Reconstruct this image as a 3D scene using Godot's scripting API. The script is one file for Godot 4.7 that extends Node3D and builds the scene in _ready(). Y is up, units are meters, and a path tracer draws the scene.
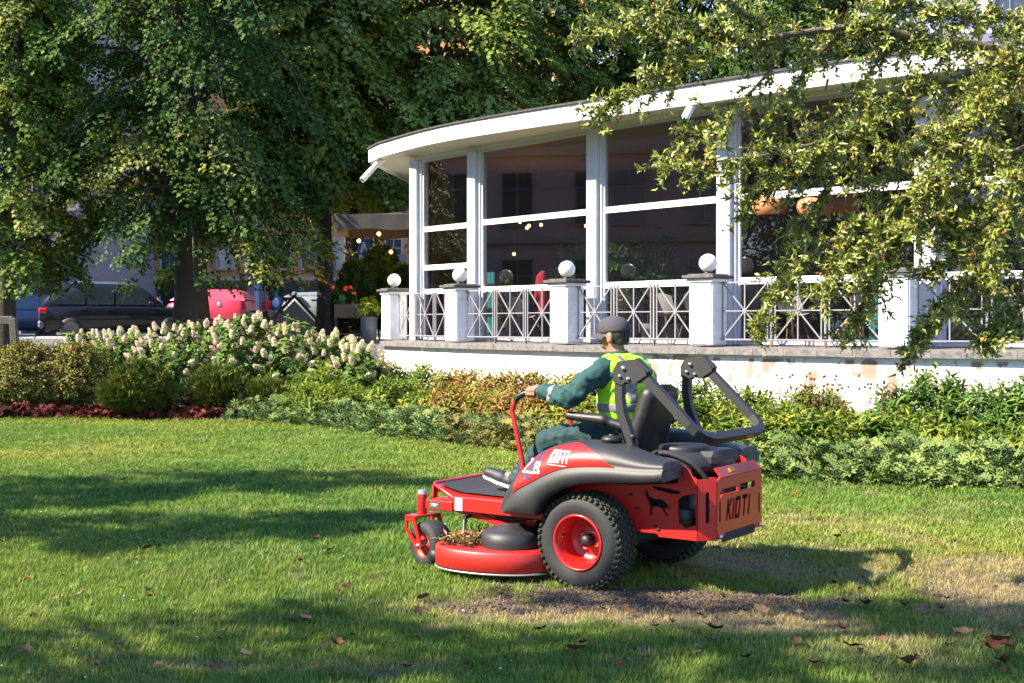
extends Node3D

# ---------------------------------------------------------------- helpers
var rng := RandomNumberGenerator.new()
var taken := {}
var M := {}

func numbered(n: String) -> String:
	if not taken.has(n):
		taken[n] = 0
		return n
	taken[n] += 1
	return "%s_%03d" % [n, taken[n]]

func tag(o, label, category, group = "", kind = ""):
	if label: o.set_meta("label", label)
	if category: o.set_meta("category", category)
	if group: o.set_meta("group", group)
	if kind: o.set_meta("kind", kind)
	return o

func thing(called, label, category, at := Vector3.ZERO, turn := 0.0, group = "") -> Node3D:
	var o := Node3D.new()
	o.name = numbered(called)
	add_child(o)
	o.position = at
	o.rotation.y = turn
	tag(o, label, category, group)
	return o

func part(called, mesh, mat, parent, at := Vector3.ZERO) -> MeshInstance3D:
	var o := MeshInstance3D.new()
	o.name = numbered(called) if parent == self else called
	o.mesh = mesh
	o.material_override = mat
	parent.add_child(o, true)
	o.position = at
	return o

func lin(r, g, b) -> Color:
	return Color(r, g, b).linear_to_srgb()

func mat(c: Color, rough := 0.6, metal := 0.0, spec := 0.5) -> StandardMaterial3D:
	var m := StandardMaterial3D.new()
	m.albedo_color = c
	m.roughness = rough
	m.metallic = metal
	m.metallic_specular = spec
	return m

func noise_tex(seed_: int, freq: float, ramp, normal := false, bump := 4.0, size := 512, octaves := 4, type := FastNoiseLite.TYPE_SIMPLEX_SMOOTH) -> NoiseTexture2D:
	var n := FastNoiseLite.new()
	n.seed = seed_
	n.noise_type = type
	n.frequency = freq
	n.fractal_octaves = octaves
	var t := NoiseTexture2D.new()
	t.width = size
	t.height = size
	t.seamless = true
	t.noise = n
	if normal:
		t.as_normal_map = true
		t.bump_strength = bump
	elif ramp:
		var g := Gradient.new()
		g.offsets = PackedFloat32Array(ramp[0])
		g.colors = PackedColorArray(ramp[1])
		t.color_ramp = g
	return t

# colour noise between two or more linear colours, mapped by world position
func rough_mat(cols: Array, rough: float, scale: float, seed_ := 1, bump := 3.0, freq := 0.02, offs = null) -> StandardMaterial3D:
	var m := mat(Color.WHITE, rough)
	var cs := []
	var os := []
	for i in cols.size():
		cs.append(lin(cols[i][0], cols[i][1], cols[i][2]))
		os.append(0.25 + 0.5 * i / maxf(1, cols.size() - 1))
	m.albedo_texture = noise_tex(seed_, freq, [offs if offs else os, cs])
	if bump > 0:
		m.normal_enabled = true
		m.normal_texture = noise_tex(seed_ + 50, freq * 3, null, true, bump)
		m.normal_scale = 0.6
	m.uv1_triplanar = true
	m.uv1_world_triplanar = true
	m.uv1_scale = Vector3.ONE * scale
	return m

func leaf_mat(rough := 0.45, back := 0.5) -> StandardMaterial3D:
	var m := mat(Color.WHITE, rough, 0.0, 0.22)
	m.vertex_color_use_as_albedo = true
	m.backlight_enabled = true
	m.backlight = Color(back, back, back * 0.7)
	m.cull_mode = BaseMaterial3D.CULL_DISABLED
	return m

func P(x, y, d) -> Vector3:
	return Vector3(x, y, -d)

class MB:
	var st := SurfaceTool.new()
	var n := 0
	func _init():
		st.begin(Mesh.PRIMITIVE_TRIANGLES)
		st.set_smooth_group(-1)
	func col(c: Color):
		st.set_color(c)
		return self
	func smooth(g := 1):
		st.set_smooth_group(g)
		return self
	func flat():
		st.set_smooth_group(-1)
		return self
	func tri(a: Vector3, b: Vector3, c: Vector3):
		st.add_vertex(a)
		st.add_vertex(c)
		st.add_vertex(b)
		n += 1
	func quad(a, b, c, d):
		tri(a, b, c)
		tri(a, c, d)
	func box(c: Vector3, s: Vector3, b := Basis()):
		var x = b.x * s.x * .5
		var y = b.y * s.y * .5
		var z = b.z * s.z * .5
		for q in [[x, y, z], [y, z, x], [z, x, y]]:
			for e in [1, -1]:
				var o = c + q[0] * e
				var u = q[1]
				var v = q[2] * e
				quad(o - u - v, o + u - v, o + u + v, o - u + v)
		return self
	func bev(c: Vector3, s: Vector3, r: float, b := Basis()):
		# a box with chamfered edges
		var h := s * .5
		var i := h - Vector3(r, r, r)
		var P3 := func(sx, sy, sz, axis):
			var v := Vector3(sx * i.x, sy * i.y, sz * i.z)
			v[axis] = [sx, sy, sz][axis] * h[axis]
			return c + b * v
		for ax in 3:
			var u := (ax + 1) % 3
			var w := (ax + 2) % 3
			for e in [1, -1]:
				var ps := []
				for k in [[-1, -1], [1, -1], [1, 1], [-1, 1]]:
					var s3 := [0, 0, 0]
					s3[ax] = e
					s3[u] = k[0]
					s3[w] = k[1] * e
					ps.append(P3.call(s3[0], s3[1], s3[2], ax))
				quad(ps[0], ps[1], ps[2], ps[3])
			# edges parallel to axis ax
			for eu in [1, -1]:
				for ew in [1, -1]:
					var f := func(ea, axis):
						var s3 := [0, 0, 0]
						s3[ax] = ea
						s3[u] = eu
						s3[w] = ew
						return P3.call(s3[0], s3[1], s3[2], axis)
					var q := [f.call(-1, u), f.call(1, u), f.call(1, w), f.call(-1, w)]
					if eu * ew > 0: q.reverse()
					quad(q[0], q[1], q[2], q[3])
		for sx in [1, -1]:
			for sy in [1, -1]:
				for sz in [1, -1]:
					var a = P3.call(sx, sy, sz, 0)
					var d = P3.call(sx, sy, sz, 1)
					var e2 = P3.call(sx, sy, sz, 2)
					if sx * sy * sz > 0: tri(a, d, e2)
					else: tri(a, e2, d)
		return self
	func sweep(path: Array, prof: Array, radii = null, caps := true, up := Vector3.UP, closed := false, soft := true):
		var m := path.size()
		var rings := []
		var prevN := Vector3.ZERO
		for i in m:
			var t: Vector3
			if closed: t = (path[(i + 1) % m] - path[(i + m - 1) % m]).normalized()
			else: t = (path[mini(i + 1, m - 1)] - path[maxi(i - 1, 0)]).normalized()
			var nn: Vector3
			if i == 0:
				nn = up - t * up.dot(t)
				if nn.length() < .05: nn = Vector3.RIGHT - t * t.x
				if nn.length() < .05: nn = Vector3.BACK - t * t.z
			else: nn = prevN - t * prevN.dot(t)
			nn = nn.normalized()
			prevN = nn
			var bb := t.cross(nn)
			var ring := []
			var r: float = radii[i] if radii else 1.0
			for p in prof: ring.append(path[i] + (nn * p.x + bb * p.y) * r)
			rings.append(ring)
		var k := prof.size()
		if soft: smooth(2)
		else: flat()
		for i in (m if closed else m - 1):
			var A = rings[i]
			var B = rings[(i + 1) % m]
			for j in k:
				var j2 := (j + 1) % k
				quad(A[j], A[j2], B[j2], B[j])
		flat()
		if caps and not closed:
			for j in range(1, k - 1):
				tri(rings[0][0], rings[0][j + 1], rings[0][j])
				tri(rings[m - 1][0], rings[m - 1][j], rings[m - 1][j + 1])
		return self
	func tube(path: Array, r, sides := 8, caps := true, closed := false):
		var prof := []
		for j in sides: prof.append(Vector2.from_angle(TAU * j / sides))
		var rr = r
		if not (r is Array):
			rr = []
			for p in path: rr.append(r)
		return sweep(path, prof, rr, caps, Vector3.UP, closed)
	func bar(a: Vector3, b: Vector3, w: float, h: float, up := Vector3.UP):
		return sweep([a, b], [Vector2(-h / 2, -w / 2), Vector2(h / 2, -w / 2), Vector2(h / 2, w / 2), Vector2(-h / 2, w / 2)], null, true, up, false, false)
	func lathe(prof: Array, at := Vector3.ZERO, b := Basis(), segs := 16, g := 3):
		smooth(g)
		for i in prof.size() - 1:
			for j in segs:
				var c0 := Vector2.from_angle(TAU * j / segs)
				var c1 := Vector2.from_angle(TAU * (j + 1) / segs)
				if j == segs - 1: c1 = Vector2.from_angle(0)
				var p0 = prof[i]
				var p1 = prof[i + 1]
				var a := at + b * Vector3(p0.x * c0.x, p0.y, p0.x * c0.y)
				var bq := at + b * Vector3(p0.x * c1.x, p0.y, p0.x * c1.y)
				var c := at + b * Vector3(p1.x * c1.x, p1.y, p1.x * c1.y)
				var d := at + b * Vector3(p1.x * c0.x, p1.y, p1.x * c0.y)
				if p1.x > 1e-5: tri(a, d, c)
				if p0.x > 1e-5: tri(a, c, bq)
		flat()
		return self
	func prism(poly: Array, o: Vector3, u: Vector3, v: Vector3, depth: float):
		# polygon (counter-clockwise in u, v) thickened along u x v
		var w := u.cross(v).normalized() * depth
		var idx := Geometry2D.triangulate_polygon(PackedVector2Array(poly))
		var L := func(p): return o + u * p.x + v * p.y
		for i in range(0, idx.size(), 3):
			var a = L.call(poly[idx[i]])
			var b = L.call(poly[idx[i + 1]])
			var c = L.call(poly[idx[i + 2]])
			if (b - a).cross(c - a).dot(w) < 0:
				var t = b
				b = c
				c = t
			tri(a + w, b + w, c + w)
			tri(a, c, b)
		var ccw := not Geometry2D.is_polygon_clockwise(PackedVector2Array(poly))
		for i in poly.size():
			var a = L.call(poly[i])
			var b = L.call(poly[(i + 1) % poly.size()])
			if ccw: quad(a, b, b + w, a + w)
			else: quad(b, a, a + w, b + w)
		return self
	func grid(rows: Array, soft := true):
		if soft: smooth(4)
		for i in rows.size() - 1:
			for j in rows[i].size() - 1:
				quad(rows[i][j], rows[i][j + 1], rows[i + 1][j + 1], rows[i + 1][j])
		flat()
		return self
	func done() -> ArrayMesh:
		st.generate_normals()
		return st.commit()

# closed surface round a set of tapered capsules and ellipsoids (surface nets)
func nets(prims: Array, cell: float, k: float, cut = null, paint = null, wob := 0.0, wobf := 9.0, wseed := 3) -> ArrayMesh:
	var lo := Vector3.ONE * 1e9
	var hi := -lo
	for p in prims:
		if p.has("a"):
			for e in [[p.a, p.ra], [p.b, p.rb]]:
				lo = lo.min(e[0] - Vector3.ONE * e[1])
				hi = hi.max(e[0] + Vector3.ONE * e[1])
		else:
			var m: float = maxf(p.r.x, maxf(p.r.y, p.r.z))
			lo = lo.min(p.c - Vector3.ONE * m)
			hi = hi.max(p.c + Vector3.ONE * m)
	var pad := k + cell * 3.0
	lo -= Vector3.ONE * pad
	hi += Vector3.ONE * pad
	var nx := int((hi.x - lo.x) / cell) + 2
	var ny := int((hi.y - lo.y) / cell) + 2
	var nz := int((hi.z - lo.z) / cell) + 2
	var f := PackedFloat32Array()
	f.resize(nx * ny * nz)
	f.fill(1.0)
	var sy := nx
	var sz := nx * ny
	for p in prims:
		var pl: Vector3
		var ph: Vector3
		var cap: bool = p.has("a")
		var a := Vector3.ZERO
		var ba := Vector3.ZERO
		var ra := 0.0
		var dr := 0.0
		var inv := 0.0
		var c := Vector3.ZERO
		var r := Vector3.ONE
		var ib := Basis()
		var rm := 0.0
		if cap:
			a = p.a
			ba = p.b - p.a
			ra = p.ra
			dr = p.rb - p.ra
			inv = 1.0 / maxf(ba.length_squared(), 1e-9)
			var R: float = maxf(p.ra, p.rb) + pad
			pl = p.a.min(p.b) - Vector3.ONE * R
			ph = p.a.max(p.b) + Vector3.ONE * R
		else:
			c = p.c
			r = p.r
			if p.has("b3"): ib = p.b3.inverse()
			rm = minf(r.x, minf(r.y, r.z))
			var R2: float = maxf(r.x, maxf(r.y, r.z)) + pad
			pl = c - Vector3.ONE * R2
			ph = c + Vector3.ONE * R2
		var x0 := maxi(0, int((pl.x - lo.x) / cell))
		var y0 := maxi(0, int((pl.y - lo.y) / cell))
		var z0 := maxi(0, int((pl.z - lo.z) / cell))
		var x1 := mini(nx - 1, int((ph.x - lo.x) / cell) + 1)
		var y1 := mini(ny - 1, int((ph.y - lo.y) / cell) + 1)
		var z1 := mini(nz - 1, int((ph.z - lo.z) / cell) + 1)
		for z in range(z0, z1 + 1):
			for y in range(y0, y1 + 1):
				var base := z * sz + y * sy
				for x in range(x0, x1 + 1):
					var q := lo + Vector3(x, y, z) * cell
					var d: float
					if cap:
						var pa := q - a
						var h := clampf(pa.dot(ba) * inv, 0.0, 1.0)
						d = (pa - ba * h).length() - ra - dr * h
					else:
						var l := (ib * (q - c)) / r
						var ll := l.length()
						d = (ll - 1.0) * rm if ll < 0.2 else ll * (ll - 1.0) / (l / r).length()
					var i := base + x
					var e := f[i]
					var hh := k - absf(d - e)
					if hh > 0.0: f[i] = minf(d, e) - hh * hh / (4.0 * k)
					elif d < e: f[i] = d
	var ns: FastNoiseLite = null
	if wob > 0:
		ns = FastNoiseLite.new()
		ns.seed = wseed
		ns.frequency = wobf
		ns.fractal_octaves = 2
	if cut != null or wob > 0:
		for z in nz:
			for y in ny:
				for x in nx:
					var i := z * sz + y * sy + x
					if f[i] > cell * 4.0: continue
					var q := lo + Vector3(x, y, z) * cell
					if ns: f[i] += ns.get_noise_3dv(q) * wob
					if cut != null: f[i] = cut.call(q, f[i])
	var vid := PackedInt32Array()
	vid.resize(nx * ny * nz)
	vid.fill(-1)
	var st := SurfaceTool.new()
	st.begin(Mesh.PRIMITIVE_TRIANGLES)
	st.set_smooth_group(0)
	var offs := [0, 1, sy, sy + 1, sz, sz + 1, sz + sy, sz + sy + 1]
	var edges := [[0, 1], [2, 3], [4, 5], [6, 7], [0, 2], [1, 3], [4, 6], [5, 7], [0, 4], [1, 5], [2, 6], [3, 7]]
	var corner := []
	for c8 in 8: corner.append(Vector3(c8 & 1, (c8 >> 1) & 1, c8 >> 2))
	var count := 0
	var act := PackedInt32Array()
	for z in nz - 1:
		for y in ny - 1:
			for x in nx - 1:
				var i := z * sz + y * sy + x
				var f0 := f[i]
				if f0 > cell * 3.0 or f0 < -cell * 3.0: continue
				var neg := 0
				for o in offs:
					if f[i + o] < 0.0: neg += 1
				if neg == 0 or neg == 8: continue
				var s := Vector3.ZERO
				var n := 0
				for e in edges:
					var fa := f[i + offs[e[0]]]
					var fb := f[i + offs[e[1]]]
					if (fa < 0.0) != (fb < 0.0):
						s += corner[e[0]].lerp(corner[e[1]], fa / (fa - fb))
						n += 1
				var v: Vector3 = lo + (Vector3(x, y, z) + s / n) * cell
				if paint != null: st.set_color(paint.call(v))
				st.add_vertex(v)
				vid[i] = count
				count += 1
				act.append(i)
	for i in act:
		var in0 := f[i] < 0.0
		for ax in 3:
			var da: int = [1, sy, sz][ax]
			var du: int = [sy, sz, 1][ax]
			var dv: int = [sz, 1, sy][ax]
			if in0 == (f[i + da] < 0.0): continue
			var q := [vid[i], vid[i - du], vid[i - du - dv], vid[i - dv]]
			if q.min() < 0: continue
			if in0: q.reverse()
			for t in [0, 1, 2, 0, 2, 3]: st.add_index(q[t])
	st.generate_normals()
	return st.commit()

func caps_chain(pts: Array, rs: Array) -> Array:
	var o := []
	for i in pts.size() - 1: o.append({"a": pts[i], "b": pts[i + 1], "ra": rs[i], "rb": rs[i + 1]})
	return o

func multi(called, mesh: Mesh, material, xf: Array, cols, parent) -> MultiMeshInstance3D:
	var mm := MultiMesh.new()
	mm.transform_format = MultiMesh.TRANSFORM_3D
	mm.use_colors = cols != null
	mm.mesh = mesh
	mm.instance_count = xf.size()
	for i in xf.size():
		mm.set_instance_transform(i, xf[i])
		if cols != null: mm.set_instance_color(i, cols[i])
	var o := MultiMeshInstance3D.new()
	o.name = numbered(called) if parent == self else called
	o.multimesh = mm
	o.material_override = material
	parent.add_child(o, true)
	return o

func rnd(a, b) -> float:
	return rng.randf_range(a, b)

func rdir() -> Vector3:
	var z := rnd(-1, 1)
	var t := rnd(0, TAU)
	var r := sqrt(1 - z * z)
	return Vector3(r * cos(t), z, r * sin(t))

func smooth_path(pts: Array, n := 4) -> Array:
	# Catmull-Rom through the points
	var o := []
	for i in pts.size() - 1:
		var p0 = pts[maxi(i - 1, 0)]
		var p1 = pts[i]
		var p2 = pts[i + 1]
		var p3 = pts[mini(i + 2, pts.size() - 1)]
		for j in n: o.append(p1.cubic_interpolate(p2, p0, p3, float(j) / n))
	o.append(pts[-1])
	return o

# height of the ground at x, distance d: a level lawn that climbs to the street
func gy(x: float, d: float) -> float:
	var a := smoothstep(21.0, 36.0, d) * 1.12
	if d > 36: a += (d - 36.0) * 0.006
	a *= smoothstep(4.0, -6.0, x - (d - 20.0) * 0.1)
	return a + 0.012 * sin(x * 1.7 + d) * smoothstep(40, 20, d)

# joins many tinted copies of a few small meshes into one real mesh
var tint_cache := {}

func tinted(mesh: ArrayMesh, c: Color) -> Array:
	var q := Vector3i(roundi(log(maxf(c.r, .001)) * 7), roundi(log(maxf(c.g, .001)) * 7), roundi(log(maxf(c.b, .001)) * 5))
	var key := [mesh.get_rid().get_id(), q]
	if tint_cache.has(key): return tint_cache[key]
	var ar := mesh.surface_get_arrays(0)
	var v: PackedVector3Array = ar[Mesh.ARRAY_VERTEX]
	var n: PackedVector3Array = ar[Mesh.ARRAY_NORMAL]
	var src: PackedColorArray = ar[Mesh.ARRAY_COLOR]
	var t := Color(exp(q.x / 7.0), exp(q.y / 7.0), exp(q.z / 5.0))
	var o := PackedColorArray()
	o.resize(v.size())
	for i in v.size():
		var s := src[i]
		o[i] = Color(s.r * t.r, s.g * t.g, s.b * t.b)
	tint_cache[key] = [v, n, o]
	return tint_cache[key]

func merged(called, meshes: Array, material, xf: Array, cols: Array, parent) -> MeshInstance3D:
	var V := PackedVector3Array()
	var N := PackedVector3Array()
	var C := PackedColorArray()
	for k in meshes.size():
		for i in xf[k].size():
			var t := tinted(meshes[k], cols[k][i])
			var x: Transform3D = xf[k][i]
			V.append_array(x * t[0])
			N.append_array(Transform3D(x.basis.orthonormalized(), Vector3.ZERO) * t[1])
			C.append_array(t[2])
	var ar := []
	ar.resize(Mesh.ARRAY_MAX)
	ar[Mesh.ARRAY_VERTEX] = V
	ar[Mesh.ARRAY_NORMAL] = N
	ar[Mesh.ARRAY_COLOR] = C
	var m := ArrayMesh.new()
	m.add_surface_from_arrays(Mesh.PRIMITIVE_TRIANGLES, ar)
	tri_count += V.size() / 3
	return part(called, m, material, parent)

var tri_count := 0

# ---------------------------------------------------------------- scene
func _ready():
	rng.seed = 11
	var cam := Camera3D.new()
	cam.name = "camera"
	cam.fov = 30.56
	cam.near = 0.1
	cam.far = 1500
	add_child(cam)
	cam.position = Vector3(0, 1.65, 0)
	cam.rotation_degrees = Vector3(-0.756, 0, 0)
	cam.current = true
	var attr := CameraAttributesPhysical.new()
	attr.frustum_focal_length = 44.0
	var we := WorldEnvironment.new()
	we.name = "world_environment"
	var env := Environment.new()
	env.background_mode = Environment.BG_SKY
	var sky := Sky.new()
	var sm := ProceduralSkyMaterial.new()
	sm.sky_top_color = Color(0.36, 0.50, 0.74)
	sm.sky_horizon_color = Color(0.84, 0.89, 0.95)
	sm.ground_bottom_color = Color(0.25, 0.26, 0.2)
	sm.ground_horizon_color = Color(0.5, 0.55, 0.55)
	sm.sky_curve = 0.12
	sm.sky_energy_multiplier = 1.0
	sky.sky_material = sm
	env.sky = sky
	env.tonemap_mode = Environment.TONE_MAPPER_LINEAR
	env.tonemap_exposure = EXPOSURE
	env.sdfgi_enabled = true
	env.ssao_enabled = true
	env.ssil_enabled = true
	we.environment = env
	add_child(we)
	var sun := DirectionalLight3D.new()
	sun.name = "sun"
	sun.light_energy = SUN_ENERGY
	sun.light_color = Color(1.0, 0.95, 0.86)
	sun.light_angular_distance = 0.5
	sun.shadow_enabled = true
	add_child(sun)
	sun.look_at_from_position(SUN_FROM, Vector3.ZERO)

	materials()
	make_leaves()
	make_dead()
	build_ground()
	pavilion()
	far_buildings()
	street_things()
	trees()
	planting()
	mower()
	operator()
	crab_apple()
	lawn_details()

const EXPOSURE := 3.7
const SUN_ENERGY := 1.6
const SUN_FROM := Vector3(-1.0, 0.90, 0.34)

func materials():
	M.white = rough_mat([[.66, .66, .65], [.78, .78, .77], [.82, .82, .81]], .6, .35, 3, 1.0)
	M.white_paint = mat(lin(.74, .74, .73), .45)
	M.frame_paint = mat(lin(.46, .48, .52), .45)
	M.cream = mat(lin(.62, .60, .50), .6)
	M.stone = rough_mat([[.09, .083, .083], [.14, .13, .13], [.18, .165, .16]], .85, .8, 5, 4.0)
	M.dark_stone = rough_mat([[.05, .046, .045], [.08, .074, .072], [.11, .10, .10]], .85, 1.2, 7, 4.0)
	M.roof = rough_mat([[.03, .03, .03], [.06, .055, .05]], .9, .6, 9, 4.0)
	M.bar = mat(lin(.21, .20, .22), .45)
	M.rust = rough_mat([[.10, .05, .03], [.22, .10, .05]], .8, 4, 12, 2.0)
	M.glass = mat(Color(.02, .022, .022, .38), .015, 0, 1.0)
	M.glass.clearcoat_enabled = true
	M.glass.clearcoat = 1.0
	M.glass.clearcoat_roughness = .01
	M.glass.transparency = BaseMaterial3D.TRANSPARENCY_ALPHA
	M.bulb_glass = mat(lin(.82, .81, .78), .25)
	M.black = mat(lin(.012, .012, .013), .55)
	M.red = mat(lin(.40, .010, .007), .38)
	M.red.clearcoat_enabled = true
	M.red.clearcoat = .3
	M.red.clearcoat_roughness = .12
	M.wood = rough_mat([[.20, .11, .05], [.30, .17, .08]], .6, 2.0, 21, 1.0)
	M.dark_wood = rough_mat([[.05, .032, .022], [.09, .055, .035]], .7, 2.0, 22, 1.0)
	M.grey_wood = rough_mat([[.05, .042, .034], [.11, .10, .085]], .85, 3.0, 23, 3.0)
	M.bark = rough_mat([[.028, .022, .016], [.06, .048, .036], [.10, .085, .065]], .95, 1.4, 31, 10.0, .05)
	M.twig = rough_mat([[.05, .038, .03], [.11, .085, .07], [.17, .12, .06]], .9, 5, 33, 4.0, .04)
	M.leaf = leaf_mat(.5, .75)
	M.crab_leaf = leaf_mat(.36, .65)
	M.crab_leaf.metallic_specular = .5
	M.leaf_soft = leaf_mat(.65, .55)
	M.grass = leaf_mat(.65, .7)
	M.petal = leaf_mat(.7, .35)
	M.dry = leaf_mat(.8, .15)
	M.soil = rough_mat([[.02, .014, .01], [.05, .036, .025], [.08, .06, .045]], .95, 1.0, 41, 9.0, .05)
	M.asphalt = rough_mat([[.05, .05, .052], [.08, .08, .082]], .9, .9, 43, 4.0, .06)
	M.paving = rough_mat([[.24, .23, .22], [.34, .33, .31]], .9, .8, 44, 4.0, .05)

# ---------------------------------------------------------------- ground
var lawn_noise := FastNoiseLite.new()
var fine_noise := FastNoiseLite.new()

func bare(x: float, d: float) -> float:
	# trampled earth beside the mower
	var n := lawn_noise.get_noise_2d(x * 40, d * 40)
	var n2 := fine_noise.get_noise_2d(x * 40, d * 40)
	var e := maxf(0.0, 1.0 - sqrt(pow((x - .85) / 1.45, 2) + pow((d - 7.42 - .10 * (x - .7)) / .52, 2)))
	var v := smoothstep(.12, .45, e + n * .45 + n2 * .3 - .02)
	var e2 := maxf(0.0, 1.0 - sqrt(pow((x + .05) / .3, 2) + pow((d - 7.85) / .15, 2)))
	return maxf(v, smoothstep(.2, .6, e2 + n * .6))

func dryness(x: float, d: float) -> float:
	var n := lawn_noise.get_noise_2d(x * 16 + 90, d * 16)
	var n2 := lawn_noise.get_noise_2d(x * 60 + 40, d * 60)
	var e := exp(-pow((x - 2.6) / 1.9, 2) - pow((d - 8.6) / 2.4, 2))
	var e3 := exp(-pow((x - 1.0) / 1.7, 2) - pow((d - 7.1) / .55, 2))
	var e2 := exp(-pow((x + .62) / .28, 2) - pow((d - 6.75) / .1, 2)) + .8 * exp(-pow((x + 1.0) / .7, 2) - pow((d - 6.0) / .16, 2))
	return clampf((e * .85 + e3 * .8 + e2) * (0.75 + n * 1.1) + n * .35 + n2 * .30 - .10, 0, 1)

# where the lawn ends and the beds begin
const EDGE := [[-30.0, 21.3], [-10.0, 21.5], [-8.5, 21.7], [-6.2, 21.5], [-4.6, 21.3], [-3.2, 19.9], [-1.6, 17.9], [-.2, 16.4], [1.2, 14.6], [2.7, 13.25], [4.0, 12.5], [5.2, 12.1], [8.0, 11.2], [12.0, 10.6], [20.0, 10.4]]

func edge(x: float) -> float:
	for i in EDGE.size() - 1:
		if x < EDGE[i + 1][0]:
			return lerpf(EDGE[i][1], EDGE[i + 1][1], clampf((x - EDGE[i][0]) / (EDGE[i + 1][0] - EDGE[i][0]), 0, 1))
	return EDGE[-1][1]

func build_ground():
	lawn_noise.seed = 5
	lawn_noise.frequency = .03
	lawn_noise.fractal_octaves = 4
	fine_noise.seed = 15
	fine_noise.frequency = .12
	fine_noise.fractal_octaves = 3
	# the ground itself: fine cells on the lawn, coarse ones out to the horizon
	var xs := []
	var ds := []
	for v in [-900., -400., -200., -120., -80., -60., -50.]: xs.append(v)
	var x := -40.0
	while x < 40.0:
		xs.append(x)
		x += .1 if absf(x + 1.5) < 6.4 else (.5 if absf(x) < 14 else 2.0)
	for v in [40., 60., 100., 200., 400., 900.]: xs.append(v)
	for v in [-300., -60., -20., -8., -2., 2.]: ds.append(v)
	var d := 4.0
	while d < 75:
		ds.append(d)
		d += .1 if d < 11 else (.25 if d < 22 else (1.0 if d < 40 else 4.0))
	for v in [75., 90., 130., 250., 500., 1100.]: ds.append(v)
	var st := SurfaceTool.new()
	st.begin(Mesh.PRIMITIVE_TRIANGLES)
	st.set_smooth_group(0)
	for dd in ds:
		for xx in xs:
			var c := Vector3(.045, .060, .015)
			if dd > 4 and dd < 22 and absf(xx) < 14:
				var b := bare(xx, dd)
				var q := dryness(xx, dd)
				c = c.lerp(Vector3(.17, .125, .07), q * .9)
				c = c.lerp(Vector3(.075, .054, .040), b)
				c *= 1.0 + .5 * fine_noise.get_noise_2d(xx * 90, dd * 90)
				if dd > edge(xx): c = Vector3(.035, .026, .018)
			elif dd >= 22: c = Vector3(.05, .045, .03)
			st.set_color(Color(c.x, c.y, c.z))
			st.add_vertex(P(xx, gy(xx, dd) + (fine_noise.get_noise_2d(xx * 60, dd * 60) * .012 if dd < 22 else 0.0), dd))
	var w := xs.size()
	for i in ds.size() - 1:
		for j in w - 1:
			var a := i * w + j
			for t in [a, a + w, a + w + 1, a, a + w + 1, a + 1]: st.add_index(t)
	st.generate_normals()
	var gm := rough_mat([[.55, .55, .55], [.85, .85, .85], [1, 1, 1]], .95, 2.0, 61, 8.0, .06)
	gm.vertex_color_use_as_albedo = true
	var g := part("ground", st.commit(), gm, self)
	tag(g, "", "", "", "structure")
	grass()
	# street and pavement beyond the beds
	var mb := MB.new()
	var rows := []
	for dd in [38.5, 44., 52., 58.]:
		var row := []
		for k in 21:
			var xx := -62.0 + k * 3.4
			row.append(P(xx, gy(xx, dd) + .05, dd))
		rows.append(row)
	mb.grid(rows)
	tag(part("street", mb.done(), M.asphalt, self), "", "", "", "structure")
	for span in [[35.0, 38.5, "pavement"], [58.0, 66.0, "pavement"]]:
		mb = MB.new()
		rows = []
		for k in 21:
			var xx := -62.0 + k * 3.4
			var r := []
			for dd in [span[0], span[0] + .001, span[1] - .001, span[1]]: r.append(P(xx, gy(xx, dd) + (.17 if dd > span[0] + .0005 and dd < span[1] - .0005 else .0), dd))
			rows.append(r)
		mb.grid(rows, false)
		tag(part(span[2], mb.done(), M.paving, self), "", "", "", "structure")

func blade(mb: MB, o: Vector3, dir: Vector3, h: float, w: float, bend: float):
	var side := dir.cross(Vector3.UP).normalized() * w
	var m := o + Vector3.UP * h * .6 + dir * bend * .35
	var t := o + Vector3.UP * h + dir * bend
	mb.smooth(1)
	mb.tri(o - side, o + side, m + side * .8)
	mb.tri(o - side, m + side * .8, m - side * .8)
	mb.tri(m - side * .8, m + side * .8, t)

func tuft(n: int, h: float, spread: float, w: float) -> ArrayMesh:
	var mb := MB.new()
	mb.col(Color.WHITE)
	for i in n:
		var a := rnd(0, TAU)
		var dir := Vector3(cos(a), 0, sin(a))
		var s := rnd(.6, 1.3)
		mb.col(Color(s * rnd(.92, 1.08), s, s * rnd(.8, 1.1)))
		blade(mb, Vector3(rnd(-spread, spread), -.01, rnd(-spread, spread)), dir, h * rnd(.5, 1.15), w * rnd(.7, 1.2), h * rnd(.15, 1.0))
	return mb.done()

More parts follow.
